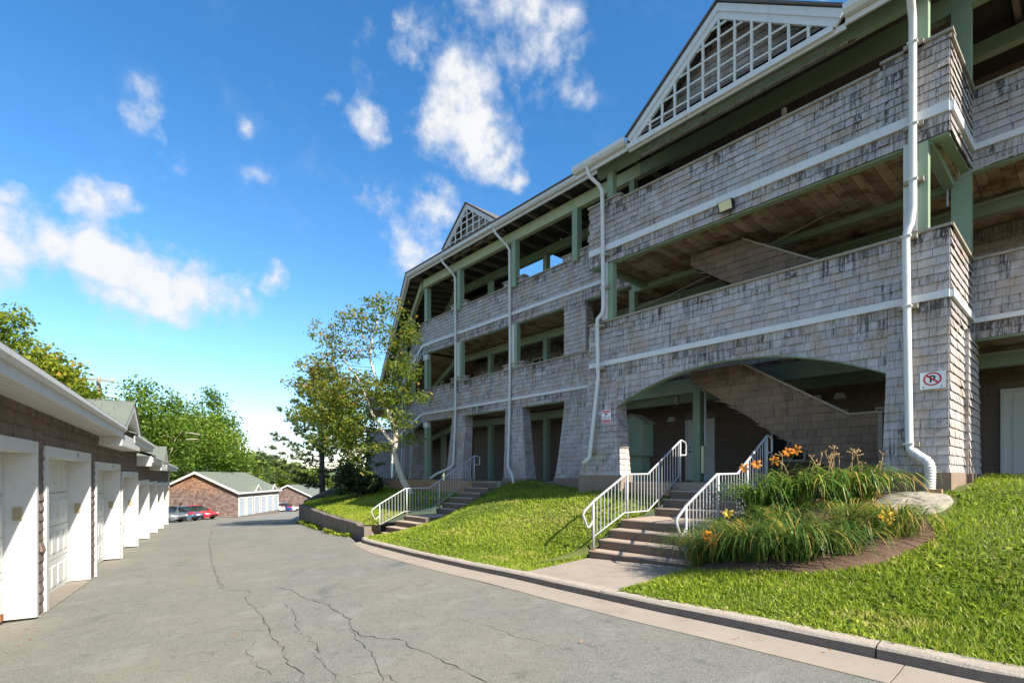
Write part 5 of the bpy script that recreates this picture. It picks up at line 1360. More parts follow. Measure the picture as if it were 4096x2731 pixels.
# ------------------------------------------------------------------ garages further down the hill
def far_garage(corner, dl, dg_, L, W, zb, ze, zr, ndoor, label, dorm, sh_lim):
    """corner: near right corner; dl: direction of the long side, dg_: along the gable to the left"""
    t = thing('far_garage', (corner[0], corner[1], zb), label, 'garage')
    f1 = Fr(corner, dg_, dl); f2 = Fr(corner, dl, dg_)
    S = []
    slope = lambda s: ze + (zr - ze) * (1 - abs(s - W / 2) / (W / 2))
    m = MB(); m.box(f1, .0, W, .02, L, zb - .8, ze); P = f1.p
    m.hexa([P(0, .02, ze), P(W, .02, ze), P(W, L, ze), P(0, L, ze), P(W / 2 - .01, .02, zr - .1), P(W / 2 + .01, .02, zr - .1), P(W / 2 + .01, L, zr - .1), P(W / 2 - .01, L, zr - .1)]); m.build('wall', MT['brown'], t)
    shingles(S, f1, zb, zr, 0, W, ztop=lambda s: slope(s) - .05, expo=.16, mat='rusty', thick=.03, wmin=.15, wmax=.35)
    shingles(S, f2, zb + .05, ze, 0, L, expo=.16, mat='brown', thick=.03, wmin=.2, wmax=.4)
    flush_shingles(S, t, sh_lim)
    for a, b in ((-.35, W / 2), (W + .35, W / 2)):
        za = slope(0) - .35 * (zr - ze) / (W / 2)
        m = MB(); m.hexa([P(a, -.35, za), P(b, -.35, zr), P(b, L + .3, zr), P(a, L + .3, za), P(a, -.35, za + .05), P(b, -.35, zr + .05), P(b, L + .3, zr + .05), P(a, L + .3, za + .05)]); m.build('roof', MT['greenroof'], t)
        m = MB(); m.hexa([P(a, -.40, za - .2), P(b, -.40, zr - .2), P(b, -.34, zr - .2), P(a, -.34, za - .2), P(a, -.40, za + .06), P(b, -.40, zr + .06), P(b, -.34, zr + .06), P(a, -.34, za + .06)]); m.build('rake_board', MT['white'], t)
    za = slope(0) - .35 * (zr - ze) / (W / 2)
    m = MB(); m.box(f2, -.4, L + .3, -.39, -.33, za - .16, za + .04); m.box(f2, -.3, L + .2, -.33, .0, za - .12, za - .09); m.build('fascia', MT['white'], t)
    if ndoor:
        p_ = L / ndoor
        for i in range(ndoor):
            a = i * p_ + .18; b = (i + 1) * p_ - .16; zt = zb + 2.15 - (.0 if i < 5 else .05)
            d = MB(); d.box(f2, a + .12, b - .12, -.03, .05, zb, zt - .15); do = d.build('garage_door', MT['doorshade'], t)
            for r in range(4):
                s = MB(); s.box(f2, a + .14, b - .14, -.045, -.031, zb + .02 + r * .49, zb + .48 + r * .49); s.build('door_section', MT['doorshade'], do)
            s = MB(); s.box(f2, a, a + .1, -.09, .02, zb, zt - .151); s.box(f2, b - .1, b, -.09, .02, zb, zt - .151); s.box(f2, a, b, -.09, .02, zt - .15, zt); s.build('door_frame', MT['white'], t)
            if i not in (2,):
                s = MB(); s.box(f2, b - .08, b - .02, -.11, -.0905, zb + 1.2, zb + 1.4); s.build('keypad', MT['brass'], t)
    for x in dorm:
        m = MB(); Q = f2.p; h = .75
        m.hexa([Q(x - .8, -.36, za), Q(x + .8, -.36, za), Q(x + .8, 1.3, za + .2), Q(x - .8, 1.3, za + .2), Q(x - .02, -.36, za + h), Q(x + .02, -.36, za + h), Q(x + .02, 1.3, za + h), Q(x - .02, 1.3, za + h)]); o = m.build('dormer', MT['greenroof'], t)
        for a in (-.9, .9):
            m = MB(); m.hexa([Q(x + a, -.44, za - .12), Q(x, -.44, za + h - .08), Q(x, -.365, za + h - .08), Q(x + a, -.365, za - .12), Q(x + a, -.44, za + .06), Q(x, -.44, za + h + .1), Q(x, -.365, za + h + .1), Q(x + a, -.365, za + .06)]); m.build('rake_board', MT['white'], o)
        m = MB(); m.hexa([Q(x - .5, -.375, za + .05), Q(x + .5, -.375, za + .05), Q(x + .5, -.362, za + .05), Q(x - .5, -.362, za + .05), Q(x - .02, -.375, za + h - .2), Q(x + .02, -.375, za + h - .2), Q(x + .02, -.362, za + h - .2), Q(x - .02, -.362, za + h - .2)]); m.build('gable_face', MT['brown'], o)
    return t
ld = Vector((-.065, 1.0, 0)).normalized(); gd = Vector((-1.0, -.065, 0)).normalized()
far_garage((-31.1, 58.0), ld, gd, 11.9, 9.0, -4.68, -1.80, .36, 6, 'rusty brown gabled garage with six white doors beyond the parked cars', (4.6, 9.6), 40)
far_garage((-35.9, 92.0), ld, gd, 16, 8.4, -6.6, -3.75, -1.75, 0, 'smallest rusty gabled garage farthest down the road behind the white car', (), 0)

# ------------------------------------------------------------------ parked cars
def car(loc, rz, paint, label, hatch=False, dark_rear=False):
    t = empty('parked_car', loc, label, 'car', 'cars parked by the garages', rz=rz)
    L, Wd = 4.6, 1.8
    # side profile stations: x, half width, sill z, shoulder z
    st = [(-2.30, .70, .42, .62), (-2.22, .80, .30, .78), (-1.95, .88, .22, .90 if not hatch else .96), (-1.2, .90, .20, .95), (0, .90, .18, .93), (1.1, .90, .20, .90), (1.75, .88, .22, .80), (2.1, .82, .28, .70), (2.27, .70, .36, .58)]
    vs = []; fs = []
    for (x, hw, zs, zh) in st:
        ring = [(-hw * .93, zs), (-hw, (zs + zh) * .5), (-hw * .97, zh - .06), (-hw * .82, zh), (0, zh + .03), (hw * .82, zh), (hw * .97, zh - .06), (hw, (zs + zh) * .5), (hw * .93, zs)]
        vs += [(x, y, z) for y, z in ring]
    k = 9
    for i in range(len(st) - 1):
        for q in range(k): fs.append((i * k + q, i * k + (q + 1) % k, (i + 1) * k + (q + 1) % k, (i + 1) * k + q))
    fs.append(tuple(range(k))); fs.append(tuple((len(st) - 1) * k + q for q in range(k))[::-1])
    link_mesh('body', vs, fs, paint, t, local=True, smooth=False)
    rear = -1.75 if not hatch else -2.1; r2 = -.95 if not hatch else -1.75
    gl = [(rear, .74, .93), (r2, .60, 1.38), (-.1, .60, 1.44), (.35, .60, 1.41), (1.15, .74, .90)]
    vs = [];
    for (x, hw, z) in gl: vs += [(x, -hw, z), (x, hw, z)]
    base = [(rear, .78), (r2, .82), (-.1, .84), (.35, .84), (1.15, .80)]
    vs += [p for (x, hw) in base for p in ((x, -hw, .90), (x, hw, .90))]
    fs = [(i * 2, i * 2 + 2, i * 2 + 3, i * 2 + 1) for i in range(4)]
    for i in range(4): fs += [(10 + i * 2, 12 + i * 2, i * 2 + 2, i * 2), (11 + i * 2, i * 2 + 1, i * 2 + 3, 13 + i * 2)]
    link_mesh('windows', vs, fs, MT['glass'], t, local=True)
    m = MB(); m.hexa([Vector(p) for p in ((r2 - .05, -.6, 1.385), (.38, -.6, 1.415), (.38, .6, 1.415), (r2 - .05, .6, 1.385), (r2, -.56, 1.43), (.3, -.56, 1.46), (.3, .56, 1.46), (r2, .56, 1.43))]); m.build('roof', paint, t, local=True)
    for x, xt in ((.2, .1), (-.75, -.7)):
        m = MB()
        for sy in (-1, 1): m.tube([(x, sy * .85, .9), (xt, sy * .62, 1.42)], .035, 5)
        m.build('pillar', paint, t, local=True)
    for x in (-1.42, 1.40):
        for sy in (-1, 1):
            m = MB(); m.tube([(x, sy * .70, .33), (x, sy * .905, .33)], .33, 20); wh = m.build('wheel', MT['tyre'], t, local=True)
            m = MB(); m.tube([(x, sy * .90, .33), (x, sy * .915, .33)], .22, 12)
            m.build('rim', MT['rim'], wh, local=True)
    for sy in (-1, 1):
        m = MB(); m.hexa([Vector(p) for p in ((2.0, sy * .50, .58), (2.26, sy * .45, .56), (2.16, sy * .82, .58), (1.9, sy * .86, .62), (2.0, sy * .50, .70), (2.2, sy * .45, .66), (2.1, sy * .80, .69), (1.86, sy * .84, .74))]); m.build('headlight', MT['headlight'], t, local=True)
        m = MB(); m.hexa([Vector(p) for p in ((-2.31, sy * .36, .72), (-2.1, sy * .3, .72), (-1.85, sy * .885, .74), (-2.2, sy * .82, .72), (-2.28, sy * .36, .88), (-2.05, sy * .3, .89), (-1.8, sy * .87, .90), (-2.14, sy * .80, .88))]); m.build('taillight', MT['redlight'], t, local=True)
        m = MB(); m.box(WF, .85, 1.05, sy * .9 if sy > 0 else -1.05, 1.05 if sy > 0 else -.9, .92, 1.03); m.build('mirror', paint, t, local=True)
    m = MB(); m.box(WF, 2.2, 2.30, -.5, .5, .32, .52); m.build('grille', MT['black'], t, local=True)
    m = MB(); m.box(WF, -2.325, -2.2, -.78, .78, .3, .5); m.build('rear_bumper', MT['black'] if dark_rear else paint, t, local=True)
    m = MB(); m.box(WF, -2.335, -2.33, -.25, .25, .56, .68); m.build('number_plate', MT['signwhite'], t, local=True)
    for x in (-.05, 1.0):
        m = MB(); m.box(WF, x - .1, x + .1, -.925, -.905, .82, .845); m.build('door_handle', MT['rim'], t, local=True)
    return t
def paint(name, c): return plain(name, c, .22, .04, 1.0, spec=.6, coat=.8)
P_grey = paint('grey_car_paint', (.16, .17, .19)); P_blue = paint('steel_blue_car_paint', (.07, .125, .205)); P_red = paint('red_car_paint', (.55, .02, .03))
P_white = paint('white_car_paint', (.78, .78, .78)); P_navy = paint('navy_car_paint', (.02, .05, .22)); P_silver = paint('silver_car_paint', (.62, .63, .64))
def gp_(x, y): return (x, y, g(x, y) + .0)
car(gp_(-32.1, 46.6), R(-6), P_grey, 'grey sedan showing its front, nearest to the end of the garage row')
car(gp_(-32.6, 49.6), R(180 - 4), P_blue, 'steel blue sedan showing its tail between the grey and the red car', dark_rear=True)
car(gp_(-33.0, 53.2), R(-8), P_red, 'red car with its bonnet to the road against the brown gable')
car(gp_(-39.6, 83.5), R(180 + 12), P_white, 'white car far down the road showing its red tail lamps', hatch=True)
car(gp_(-39.9, 87.0), R(180 + 12), P_navy, 'small dark blue hatchback between two pale cars far down the road', hatch=True)
car(gp_(-40.0, 90.4), R(-6), P_silver, 'silver car farthest right down the road, half hidden by the retaining wall')

# ------------------------------------------------------------------ utility pole, boulder, brick
pl = thing('utility_pole', (-28.2, 35, -3.4), 'weathered wooden utility pole with crossarm rising behind the garage roof', 'utility pole')
m = MB(); m.tube([(-28.25, 35, -3.8), (-28.25, 35, 6.7)], [.17, .13], 10); m.build('pole', MT['palebark'], pl)
m = MB(); m.hexa([Vector(p) for p in ((-29.75, 34.8, 6.55), (-26.8, 34.5, 6.25), (-26.8, 34.62, 6.25), (-29.75, 34.92, 6.55), (-29.75, 34.8, 6.68), (-26.8, 34.5, 6.38), (-26.8, 34.62, 6.38), (-29.75, 34.92, 6.68))]); m.build('crossarm', MT['palebark'], pl)
for x, z in ((-29.5, 6.66), (-27.1, 6.42), (-28.4, 6.8)):
    m = MB(); m.tube([(x, 34.7, z), (x, 34.7, z + .16)], [.05, .03], 6); m.build('insulator', MT['whitegrey'], pl)
m = MB(); m.tube([(-28.25, 34.8, 5.3), (-26.9, 34.4, 5.25)], .03, 6); m.tube([(-26.95, 34.4, 5.25), (-26.6, 34.3, 5.22)], .09, 8); m.build('lamp_arm', MT['whitegrey'], pl)

def boulder():
    vs = []; fs = []; nr = 26
    cu_, cv_ = .28, -1.15
    out = []
    for i in range(nr):
        a = 2 * math.pi * i / nr
        r = 1.0 / max(abs(math.cos(a)) ** 2.6 + abs(math.sin(a)) ** 2.6, .3) ** (1 / 2.6)
        out.append((math.cos(a) * .46 * r * random.uniform(.92, 1.06), math.sin(a) * .62 * r * random.uniform(.92, 1.06)))
    rings_ = [(1.04, -.30), (1.02, -.02), (.97, .055), (.88, .085), (.6, .10), (.3, .115)]
    for (k, h) in rings_:
        for (x, y) in out:
            u, v = cu_ + x * k, cv_ + y * k; vs.append(tuple(uv(u, v, lawn_z(u, v) + h + random.uniform(-.014, .014))))
    vs.append(tuple(uv(cu_, cv_, lawn_z(cu_, cv_) + .12)))
    for r in range(len(rings_) - 1):
        for i in range(nr): fs.append((r * nr + i, r * nr + (i + 1) % nr, (r + 1) * nr + (i + 1) % nr, (r + 1) * nr + i))
    b = (len(rings_) - 1) * nr
    for i in range(nr): fs.append((b + i, b + (i + 1) % nr, len(vs) - 1))
    tag(link_mesh('boulder', vs, fs, MT['rock'], smooth=False), 'flat pale boulder lying in the flower bed under the drain hose', 'boulder')
boulder()
m = MB(); m.box(FA, .02, .20, -.52, -.40, lawn_z(.1, -.45) + .0, lawn_z(.1, -.45) + .09); tag(m.build('brick', MT['rawwood'], None), 'tan brick set at the mouth of the white drain hose', 'brick')
# fallen leaves on the road, each one a small curled flake
LEAFLAB = ['in the middle of the road, left of the long crack', 'left of the long crack near the camera', 'in front of the third garage door', 'before the fourth garage door', 'at the bottom left corner of the road', 'on asphalt right of the crack bend', 'on asphalt short of the gutter slab', 'on asphalt beside the faint right crack', 'in the gutter near the narrow stairs', 'on the gutter slab before the walkway', 'on the gutter slab right of the walkway', 'on the gutter slab by the kerb joint', 'near the foot of the nearest garage jamb']
for ln_, (x, y) in enumerate(((735, 2440), (935, 2548), (340, 2352), (605, 2298), (75, 2585), (1700, 2340), (1910, 2362), (2330, 2575), (1480, 2150), (2210, 2345), (2950, 2560), (3320, 2618), (120, 2560))):
    p = ongr(x, y); z = g(p.x, p.y) + .02; a = random.uniform(0, 6.3); s = random.uniform(.014, .026)
    q = [Vector((math.cos(a + k * 1.57), math.sin(a + k * 1.57) * .7, 0)) * s for k in range(4)]
    if y > 2560 and x > 2800: z += .02
    tag(link_mesh('fallen_leaf', [tuple(Vector((p.x, p.y, z)) + c + Vector((0, 0, .012 * (i % 2)))) for i, c in enumerate(q)], [(0, 1, 2), (0, 2, 3)], MT['leafbrown'] if 'leafbrown' in MT else MT.setdefault('leafbrown', plain('dead_leaf', (.42, .17, .05), .8, .3, 30.0))), 'orange brown dead leaf ' + LEAFLAB[ln_], 'leaf', 'fallen leaves on the road')
# ------------------------------------------------------------------ grass
def uv_arr(u, v):
    return C0.x + u * E0.x + v * N0.x, C0.y + u * E0.y + v * N0.y
def tps_chunk(fn, a, b):
    out = np.empty(len(a))
    for i in range(0, len(a), 20000): out[i:i + 20000] = fn(a[i:i + 20000], b[i:i + 20000])
    return out
def blades(name, u, v, zf, hmin, hmax, mat, wide=.007, broad=False):
    n = len(u); x, y = uv_arr(u, v); z = tps_chunk(zf, u, v); d = np.hypot(x, y)
    a = RNG.uniform(0, 2 * np.pi, n); h = RNG.uniform(hmin, hmax, n) * (1 + .35 * np.sin(x * 1.9) * np.cos(y * 1.3)); w_ = wide * (1 + d / 9) * RNG.uniform(.7, 1.4, n)
    lean = RNG.uniform(.1, 1.1, n) * h if not broad else RNG.uniform(.7, 1.5, n) * h
    la = RNG.uniform(0, 2 * np.pi, n); sx, sy = np.cos(a) * w_, np.sin(a) * w_; lx, ly = np.cos(la) * lean, np.sin(la) * lean
    if broad: sx, sy = -np.sin(la) * w_, np.cos(la) * w_
    b = np.stack([x, y, z - .01], 1); V = np.empty((n, 5, 3))
    side = np.stack([sx, sy, np.zeros(n)], 1); mid = b + np.stack([lx * .4, ly * .4, h * (.62 if not broad else .7)], 1); tip = b + np.stack([lx, ly, h * (1 if not broad else .75)], 1)
    k0, k1 = (1.0, .75) if not broad else (.25, 1.0)
    V[:, 0] = b - side * k0; V[:, 1] = b + side * k0; V[:, 2] = mid - side * k1; V[:, 3] = mid + side * k1; V[:, 4] = tip
    F = np.array([[0, 1, 2], [1, 3, 2], [2, 3, 4]]); fs = (np.arange(n)[:, None, None] * 5 + F[None]).reshape(-1, 3)
    patch = .5 + .22 * np.sin(x * .9 + 1.3 * np.sin(y * .7)) + .18 * np.sin(y * 1.7 + x * .6)
    fine_p = .13 * np.sin(x * 6.1 + 2 * np.sin(y * 4.7)) * np.sin(y * 5.3 + x * 1.1)
    t = np.clip(RNG.normal(0, .19, n) + fine_p + patch * .8 + (.12 if broad else .0), 0, 1)
    dry = np.sin(x * 1.31 + y * .7 + 1) * np.sin(y * 2.1 - x * .45) + .35 * np.sin(x * 7 + y * 5)
    t = np.where((dry > .86) & (RNG.random(n) < .7), np.clip(RNG.normal(.9, .08, n), 0, 1), t)
    t = np.where(RNG.random(n) < .05, .98, t)
    o = link_mesh(name, V.reshape(-1, 3), fs, MT[mat], smooth=False, tones=np.repeat(t, 3), origin=tuple(uv(6, -2, -1)))
    return o
bedp = np.array(bed)
def in_poly(u, v, P):
    c = np.zeros(len(u), bool); n = len(P)
    for i in range(n):
        (x1, y1), (x2, y2) = P[i], P[(i + 1) % n]
        k = (y1 > v) != (y2 > v)
        c ^= k & (u < (x2 - x1) * (v - y1) / (y2 - y1 + 1e-12) + x1)
    return c
def sample_lawn(n, u0, u1, near=4.5, pw=1.7, lawn2=False):
    u = RNG.uniform(u0, u1, n); 
    if not lawn2:
        lo = np.interp(u, cu, cv) + .135; hi = np.where(u < -.1, 1.9, np.where(u < 7.6, .1, 1.85)); v = lo + (hi - lo) * RNG.random(n)
    else:
        lo = np.interp(u, wu, wv) + .26; hi = np.array([l2_top(q) for q in u]) - .05; hi = np.where(u < 20.7, np.minimum(hi, 1.15), hi); v = lo + (hi - lo) * RNG.random(n)
    x, y = uv_arr(u, v); d = np.hypot(x, y); k = RNG.random(n) < np.minimum(1, (near / d) ** pw)
    k &= (np.abs(x) < y * 1.06) & (y > 2)
    if not lawn2:
        k &= ~((u > ST1[0] - .04) & (u < ST1[1] + .02) & (v > -2.9))
        k &= ~((u > 12.55) & (v > .9))
        wl_ = np.interp(v, [-5.2, -4.2, -3.4, -2.8], [4.36, 4.48, 4.70, 4.93]); wr_ = np.interp(v, [-5.2, -4.2, -3.4, -2.8], [2.42, 2.47, 2.52, 2.57])
        k &= ~((v < -2.75) & (u < wl_) & (u > wr_))
        k &= ~in_poly(u, v, bedp)
        k &= ~((np.abs(u - .28) < .5) & (np.abs(v + 1.15) < .62))
        k &= ~((u > 7.55) & (u < 7.3 + .2) & (v > -.2))
        k &= ~((u > 5.0) & (u < 7.6) & (v > -.12)) & ~((u < .95) & (u > -.2) & (v > -.2))
    else:
        k &= u > 14.05
    return u[k], v[k]
grass_o = []
u, v = sample_lawn(620000, -4.5, 12.9, 4.6, 1.5); grass_o.append(blades('grass', u, v, lawn_fn, .018, .08, 'grass', .0038))
u, v = sample_lawn(60000, -4.5, 12.9, 4.6, 1.3); keep = (np.sin(u * 2.3) * np.sin(v * 1.9 + u) + RNG.normal(0, .45, len(u))) > -.1
grass_o.append(blades('clover', u[keep], v[keep], lawn_fn, .03, .07, 'grass', .0125, True))
u, v = sample_lawn(260000, 13.9, 28.2, 12, 1.3, True); grass_o.append(blades('grass', u, v, lawn2_fn, .035, .09, 'grass', .0045))
for o in grass_o: tag(o, kind='stuff')
tag(grass_o[0], 'bright green mown grass of the lawn beside both stairs', 'grass'); tag(grass_o[1], 'broad clover and dandelion leaves among the grass', 'clover'); tag(grass_o[2], 'green grass on the left lawn above the retaining wall', 'grass')
# weeds along the foot of the retaining wall and the stair edges
m_u = []; m_v = []
for i in range(2600):
    q = RNG.random() ** .8; uu = 13.0 + q * 11; 
    if np.sin(uu * 3.1) + np.sin(uu * 1.3) > -.5 or uu > 21: m_u.append(uu); m_v.append(wall_v(uu) - abs(RNG.normal(0, .10)))
road_uv = lambda a, b: np.array([plane(*[q for q in uv_arr(np.array([x_]), np.array([y_]))])[0] if False else g(*(lambda p: (p.x, p.y))(uv(x_, y_))) for x_, y_ in zip(a, b)])
ow = blades('weeds', np.array(m_u), np.array(m_v), road_uv, .05, .22, 'grass', .008, True); tag(ow, 'tufts of weeds along the foot of the retaining wall', 'weeds', kind='stuff')

# ------------------------------------------------------------------ daylilies
def arching(m_v_, m_f, m_t, base, az, L, h, w0, tone, droop=1.0, seg=6):
    b = len(m_v_); d = Vector((math.cos(az), math.sin(az), 0)); s = Vector((-d.y, d.x, 0))
    ang = math.atan2(h, max(.02, L * .35)); p = Vector(base); step = math.hypot(h, L) * 1.15 / seg
    pts = [p.copy()]
    for k in range(seg):
        a = ang - droop * (k / (seg - 1)) ** 1.4 * random.uniform(1.8, 2.6)
        p = p + (d * math.cos(a) + Vector((0, 0, math.sin(a)))) * step; pts.append(p.copy())
    for k, q in enumerate(pts):
        wv = w0 * (1 - (k / seg) ** 2.2) * (.65 + .35 * min(1, k / 1.5)) + .0008
        m_v_.append(tuple(q - s * wv)); m_v_.append(tuple(q + s * wv))
    for k in range(seg):
        m_f.append((b + 2 * k, b + 2 * k + 1, b + 2 * k + 3, b + 2 * k + 2)); m_t.append(tone)
def flower(par, p, r, mat, face):
    m = MB(); face = Vector(face).normalized(); a = face.orthogonal().normalized(); b = face.cross(a)
    for k in range(6):
        t = 2 * math.pi * k / 6 + random.uniform(-.15, .15); d = a * math.cos(t) + b * math.sin(t); s = face.cross(d)
        rr = r * random.uniform(.85, 1.15); ww = r * (.30 if k % 2 else .2)
        q = [p, p + d * rr * .5 + face * rr * .38 - s * ww, p + d * rr * .5 + face * rr * .38 + s * ww, p + d * rr * .9 + face * rr * .36 - s * ww * .8, p + d * rr * .9 + face * rr * .36 + s * ww * .8, p + d * rr * 1.15 + face * rr * .16]
        m.add(q, [(0, 1, 2), (1, 3, 4, 2), (3, 5, 4)], random.random())
    return m.build('flower', MT[mat], par)
def lily(u, v, nb, L, h, label, mat='lily', w0=.009, flowers=(), scapes=0, spread=.10, yellow=.1, group='daylilies in the flower bed', az0=None):
    z = lawn_z(u, v) + .02; base = uv(u, v, z)
    t = empty('daylily', base, label, 'daylily', group)
    V_, F_, T_ = [], [], []
    for i in range(nb):
        az = random.uniform(0, 2 * math.pi); rr = abs(random.gauss(0, spread)); o = base + Vector((math.cos(az) * rr, math.sin(az) * rr, 0))
        az2 = az + random.gauss(0, .5); k = random.uniform(.65, 1.15)
        inner = random.random()
        arching(V_, F_, T_, o, az2, L * k * (.4 + .7 * inner), h * k * (1.15 - .35 * inner), w0 * random.uniform(.7, 1.2), (1.0 if random.random() < yellow else min(.92, abs(random.gauss(.4, .24)))))
    tag(link_mesh('foliage', V_, F_, MT[mat], t, tones=T_), kind='stuff')
    for i in range(scapes):
        az = random.uniform(0, 2 * math.pi); l = random.uniform(.05, .4); hh = h * random.uniform(.8, 1.08); st = base + Vector((random.gauss(0, spread), random.gauss(0, spread), 0))
        tip = st + Vector((math.cos(az) * l, math.sin(az) * l, hh)); m = MB(); m.tube([st, st.lerp(tip, .6) + Vector((0, 0, .03)), tip], [.009, .007, .006], 5)
        for k in range(random.randint(3, 5)):
            q = tip + Vector((random.gauss(0, .028), random.gauss(0, .028), random.uniform(.0, .05))); m.tube([tip - Vector((0, 0, .02)), q, q + (q - tip).normalized() * .018], [.004, .006, .012], 5)
        m.build('dry_stalk', MT['stalk'], t)
    for (du, dv, dz, mt) in flowers:
        tip = uv(u + du, v + dv, z + dz); m = MB(); m.tube([base, base.lerp(tip, .6) + Vector((0, 0, .05)), tip], [.006, .005, .004], 5)
        for k in range(3):
            q = tip + Vector((random.gauss(0, .03), random.gauss(0, .03), random.uniform(-.03, .03))); m.tube([tip - Vector((0, 0, .03)), q], [.004, .008], 5)
        m.build('stem', MT['stem'], t)
        f = flower(t, tip, .085, mt, (-.5 + random.uniform(-.3, .3), -.8, .35)); f['label'] = 'open orange flower' if mt == 'orange' else 'open yellow flower'
    return t
lily(2.40, -3.15, 301, 0.68, 0.67, 'daylily clump with no blooms at the foot of the right railing', 'lily_dark', .0085, yellow=.08, spread=.14)
lily(2.0, -3.35, 243, 0.65, 0.63, 'daylily clump with low orange blooms behind the front row', 'lily_dark', .0085, ((-.12, -.52, .36, 'orange'), (-.04, -.50, .40, 'orange')), spread=.13)
lily(1.48, -3.58, 330, 0.75, 0.67, 'wide dark daylily clump in the middle of the front row', 'lily_dark', .0085, yellow=.07, spread=.15)
lily(.92, -3.6, 330, 0.75, 0.70, 'wide daylily clump with arching blades at the right of the front row', 'lily_dark', .009, yellow=.1, spread=.15)
lily(.52, -3.3, 172, 0.58, 0.56, 'small daylily clump tucked behind the right end of the front row', 'lily_dark', .008, yellow=.12, spread=.12)
lily(.14, -2.65, 272, 0.65, 0.56, 'yellowing daylily clump with one yellow bloom in front of the boulder', 'lily', .0075, ((.0, -.42, .24, 'yellow'),), yellow=.4, spread=.12)
lily(.75, -2.2, 143, 0.55, 0.44, 'low thin daylily clump left of the boulder with yellowed tips', 'lily', .0075, yellow=.3, spread=.15)
lily(1.5, -2.55, 243, 0.58, 0.56, 'fine bladed daylily clump behind the middle of the front row', 'lily_dark', .0075, yellow=.12, spread=.18)
lily(2.45, -2.3, 215, 0.55, 0.49, 'fine leaved green tuft beside the right railing half way up the stairs', 'lily', .007, ((.0, .05, .42, 'yellow'),), yellow=.08, spread=.13)
lily(2.35, -1.35, 172, 0.86, 0.85, 'tall daylily with open orange blooms beside the right railing', 'lily', .015, ((.22, -.08, .87, 'orange'), (-.30, -.08, .99, 'orange'), (-.50, -.08, 1.12, 'orange'), (-.62, -.03, 1.15, 'orange'), (.02, -.05, .93, 'orange')), yellow=.06, spread=.12)
lily(1.75, -1.3, 215, 0.95, 0.85, 'broad leaved daylily with brown seed stalks in the back row', 'lily', .016, scapes=6, yellow=.1, spread=.13)
lily(1.2, -1.15, 215, 0.95, 0.85, 'broad leaved daylily with many dry stalks before the shingled column', 'lily', .016, scapes=9, yellow=.12, spread=.13)
lily(.85, -.95, 86, 1.03, 0.68, 'sparse daylily with long trailing blades against the column foundation', 'lily', .015, scapes=4, yellow=.2, spread=.08)

# ------------------------------------------------------------------ trees
def leaf_cloud(name, par, blobs, n, size, mat, tone_mu=.5, tone_sd=.22, clump=9, csd=.16, aspect=.62, up=.2, sheet=0.0):
    """leaves in small sprays spread through the crown; blobs: (centre, radii, weight, tone shift)"""
    W = np.array([b[2] for b in blobs], float); W /= W.sum(); ns = max(1, n // clump)
    bi = RNG.choice(len(blobs), ns, p=W); c = np.array([tuple(b[0]) for b in blobs])[bi]; r = np.array([b[1] for b in blobs], float)[bi]
    d = RNG.normal(0, 1, (ns, 3)); d /= np.linalg.norm(d, axis=1, keepdims=True); rad = RNG.random(ns) ** .42
    sp = c + d * r * rad[:, None]
    P = np.repeat(sp, clump, 0) + RNG.normal(0, csd, (ns * clump, 3)) * np.array([1, 1, .6])
    tt = np.repeat(RNG.normal(0, tone_sd * .8, ns) + np.array([b[3] for b in blobs])[bi], clump) + RNG.normal(tone_mu, tone_sd * .7, ns * clump)
    N = len(P); nrm = RNG.normal(0, 1, (N, 3)); nrm[:, 2] = np.abs(nrm[:, 2]) + up; nrm /= np.linalg.norm(nrm, axis=1, keepdims=True)
    a = np.cross(nrm, RNG.normal(0, 1, (N, 3))); a /= np.linalg.norm(a, axis=1, keepdims=True); b = np.cross(nrm, a)
    s = size * RNG.uniform(.65, 1.3, N)[:, None]
    V = np.empty((N, 4, 3)); V[:, 0] = P - a * s; V[:, 1] = P - b * s * aspect + nrm * s * .12; V[:, 2] = P + a * s; V[:, 3] = P + b * s * aspect + nrm * s * .12
    fs = np.arange(N * 4).reshape(N, 4)
    return link_mesh(name, V.reshape(-1, 3), fs, MT[mat], par, tones=np.clip(tt, 0, 1)), sp
def limbs(par, trunk_pts, trunk_r, targets, mat, n_limb=16, r0=.05, name='limb', tmat=None):
    m = MB(); m.tube(trunk_pts, trunk_r, 9); m.build('trunk', MT[tmat or mat], par, smooth=True)
    tp = [Vector(p) for p in trunk_pts]; idx = RNG.choice(len(targets), min(n_limb, len(targets)), replace=False)
    for i in idx:
        t = Vector(targets[i]); best = min(tp[1:], key=lambda p: (p - t).length + (2.0 if p.z > t.z - .2 else 0)); m = MB()
        md = best.lerp(t, .5) + Vector((random.gauss(0, .1), random.gauss(0, .1), -.06 * (t - best).length)); m.tube([best, md, t], [r0, r0 * .6, r0 * .2], 5, cap=False); m.build(name, MT[mat], par, smooth=True)

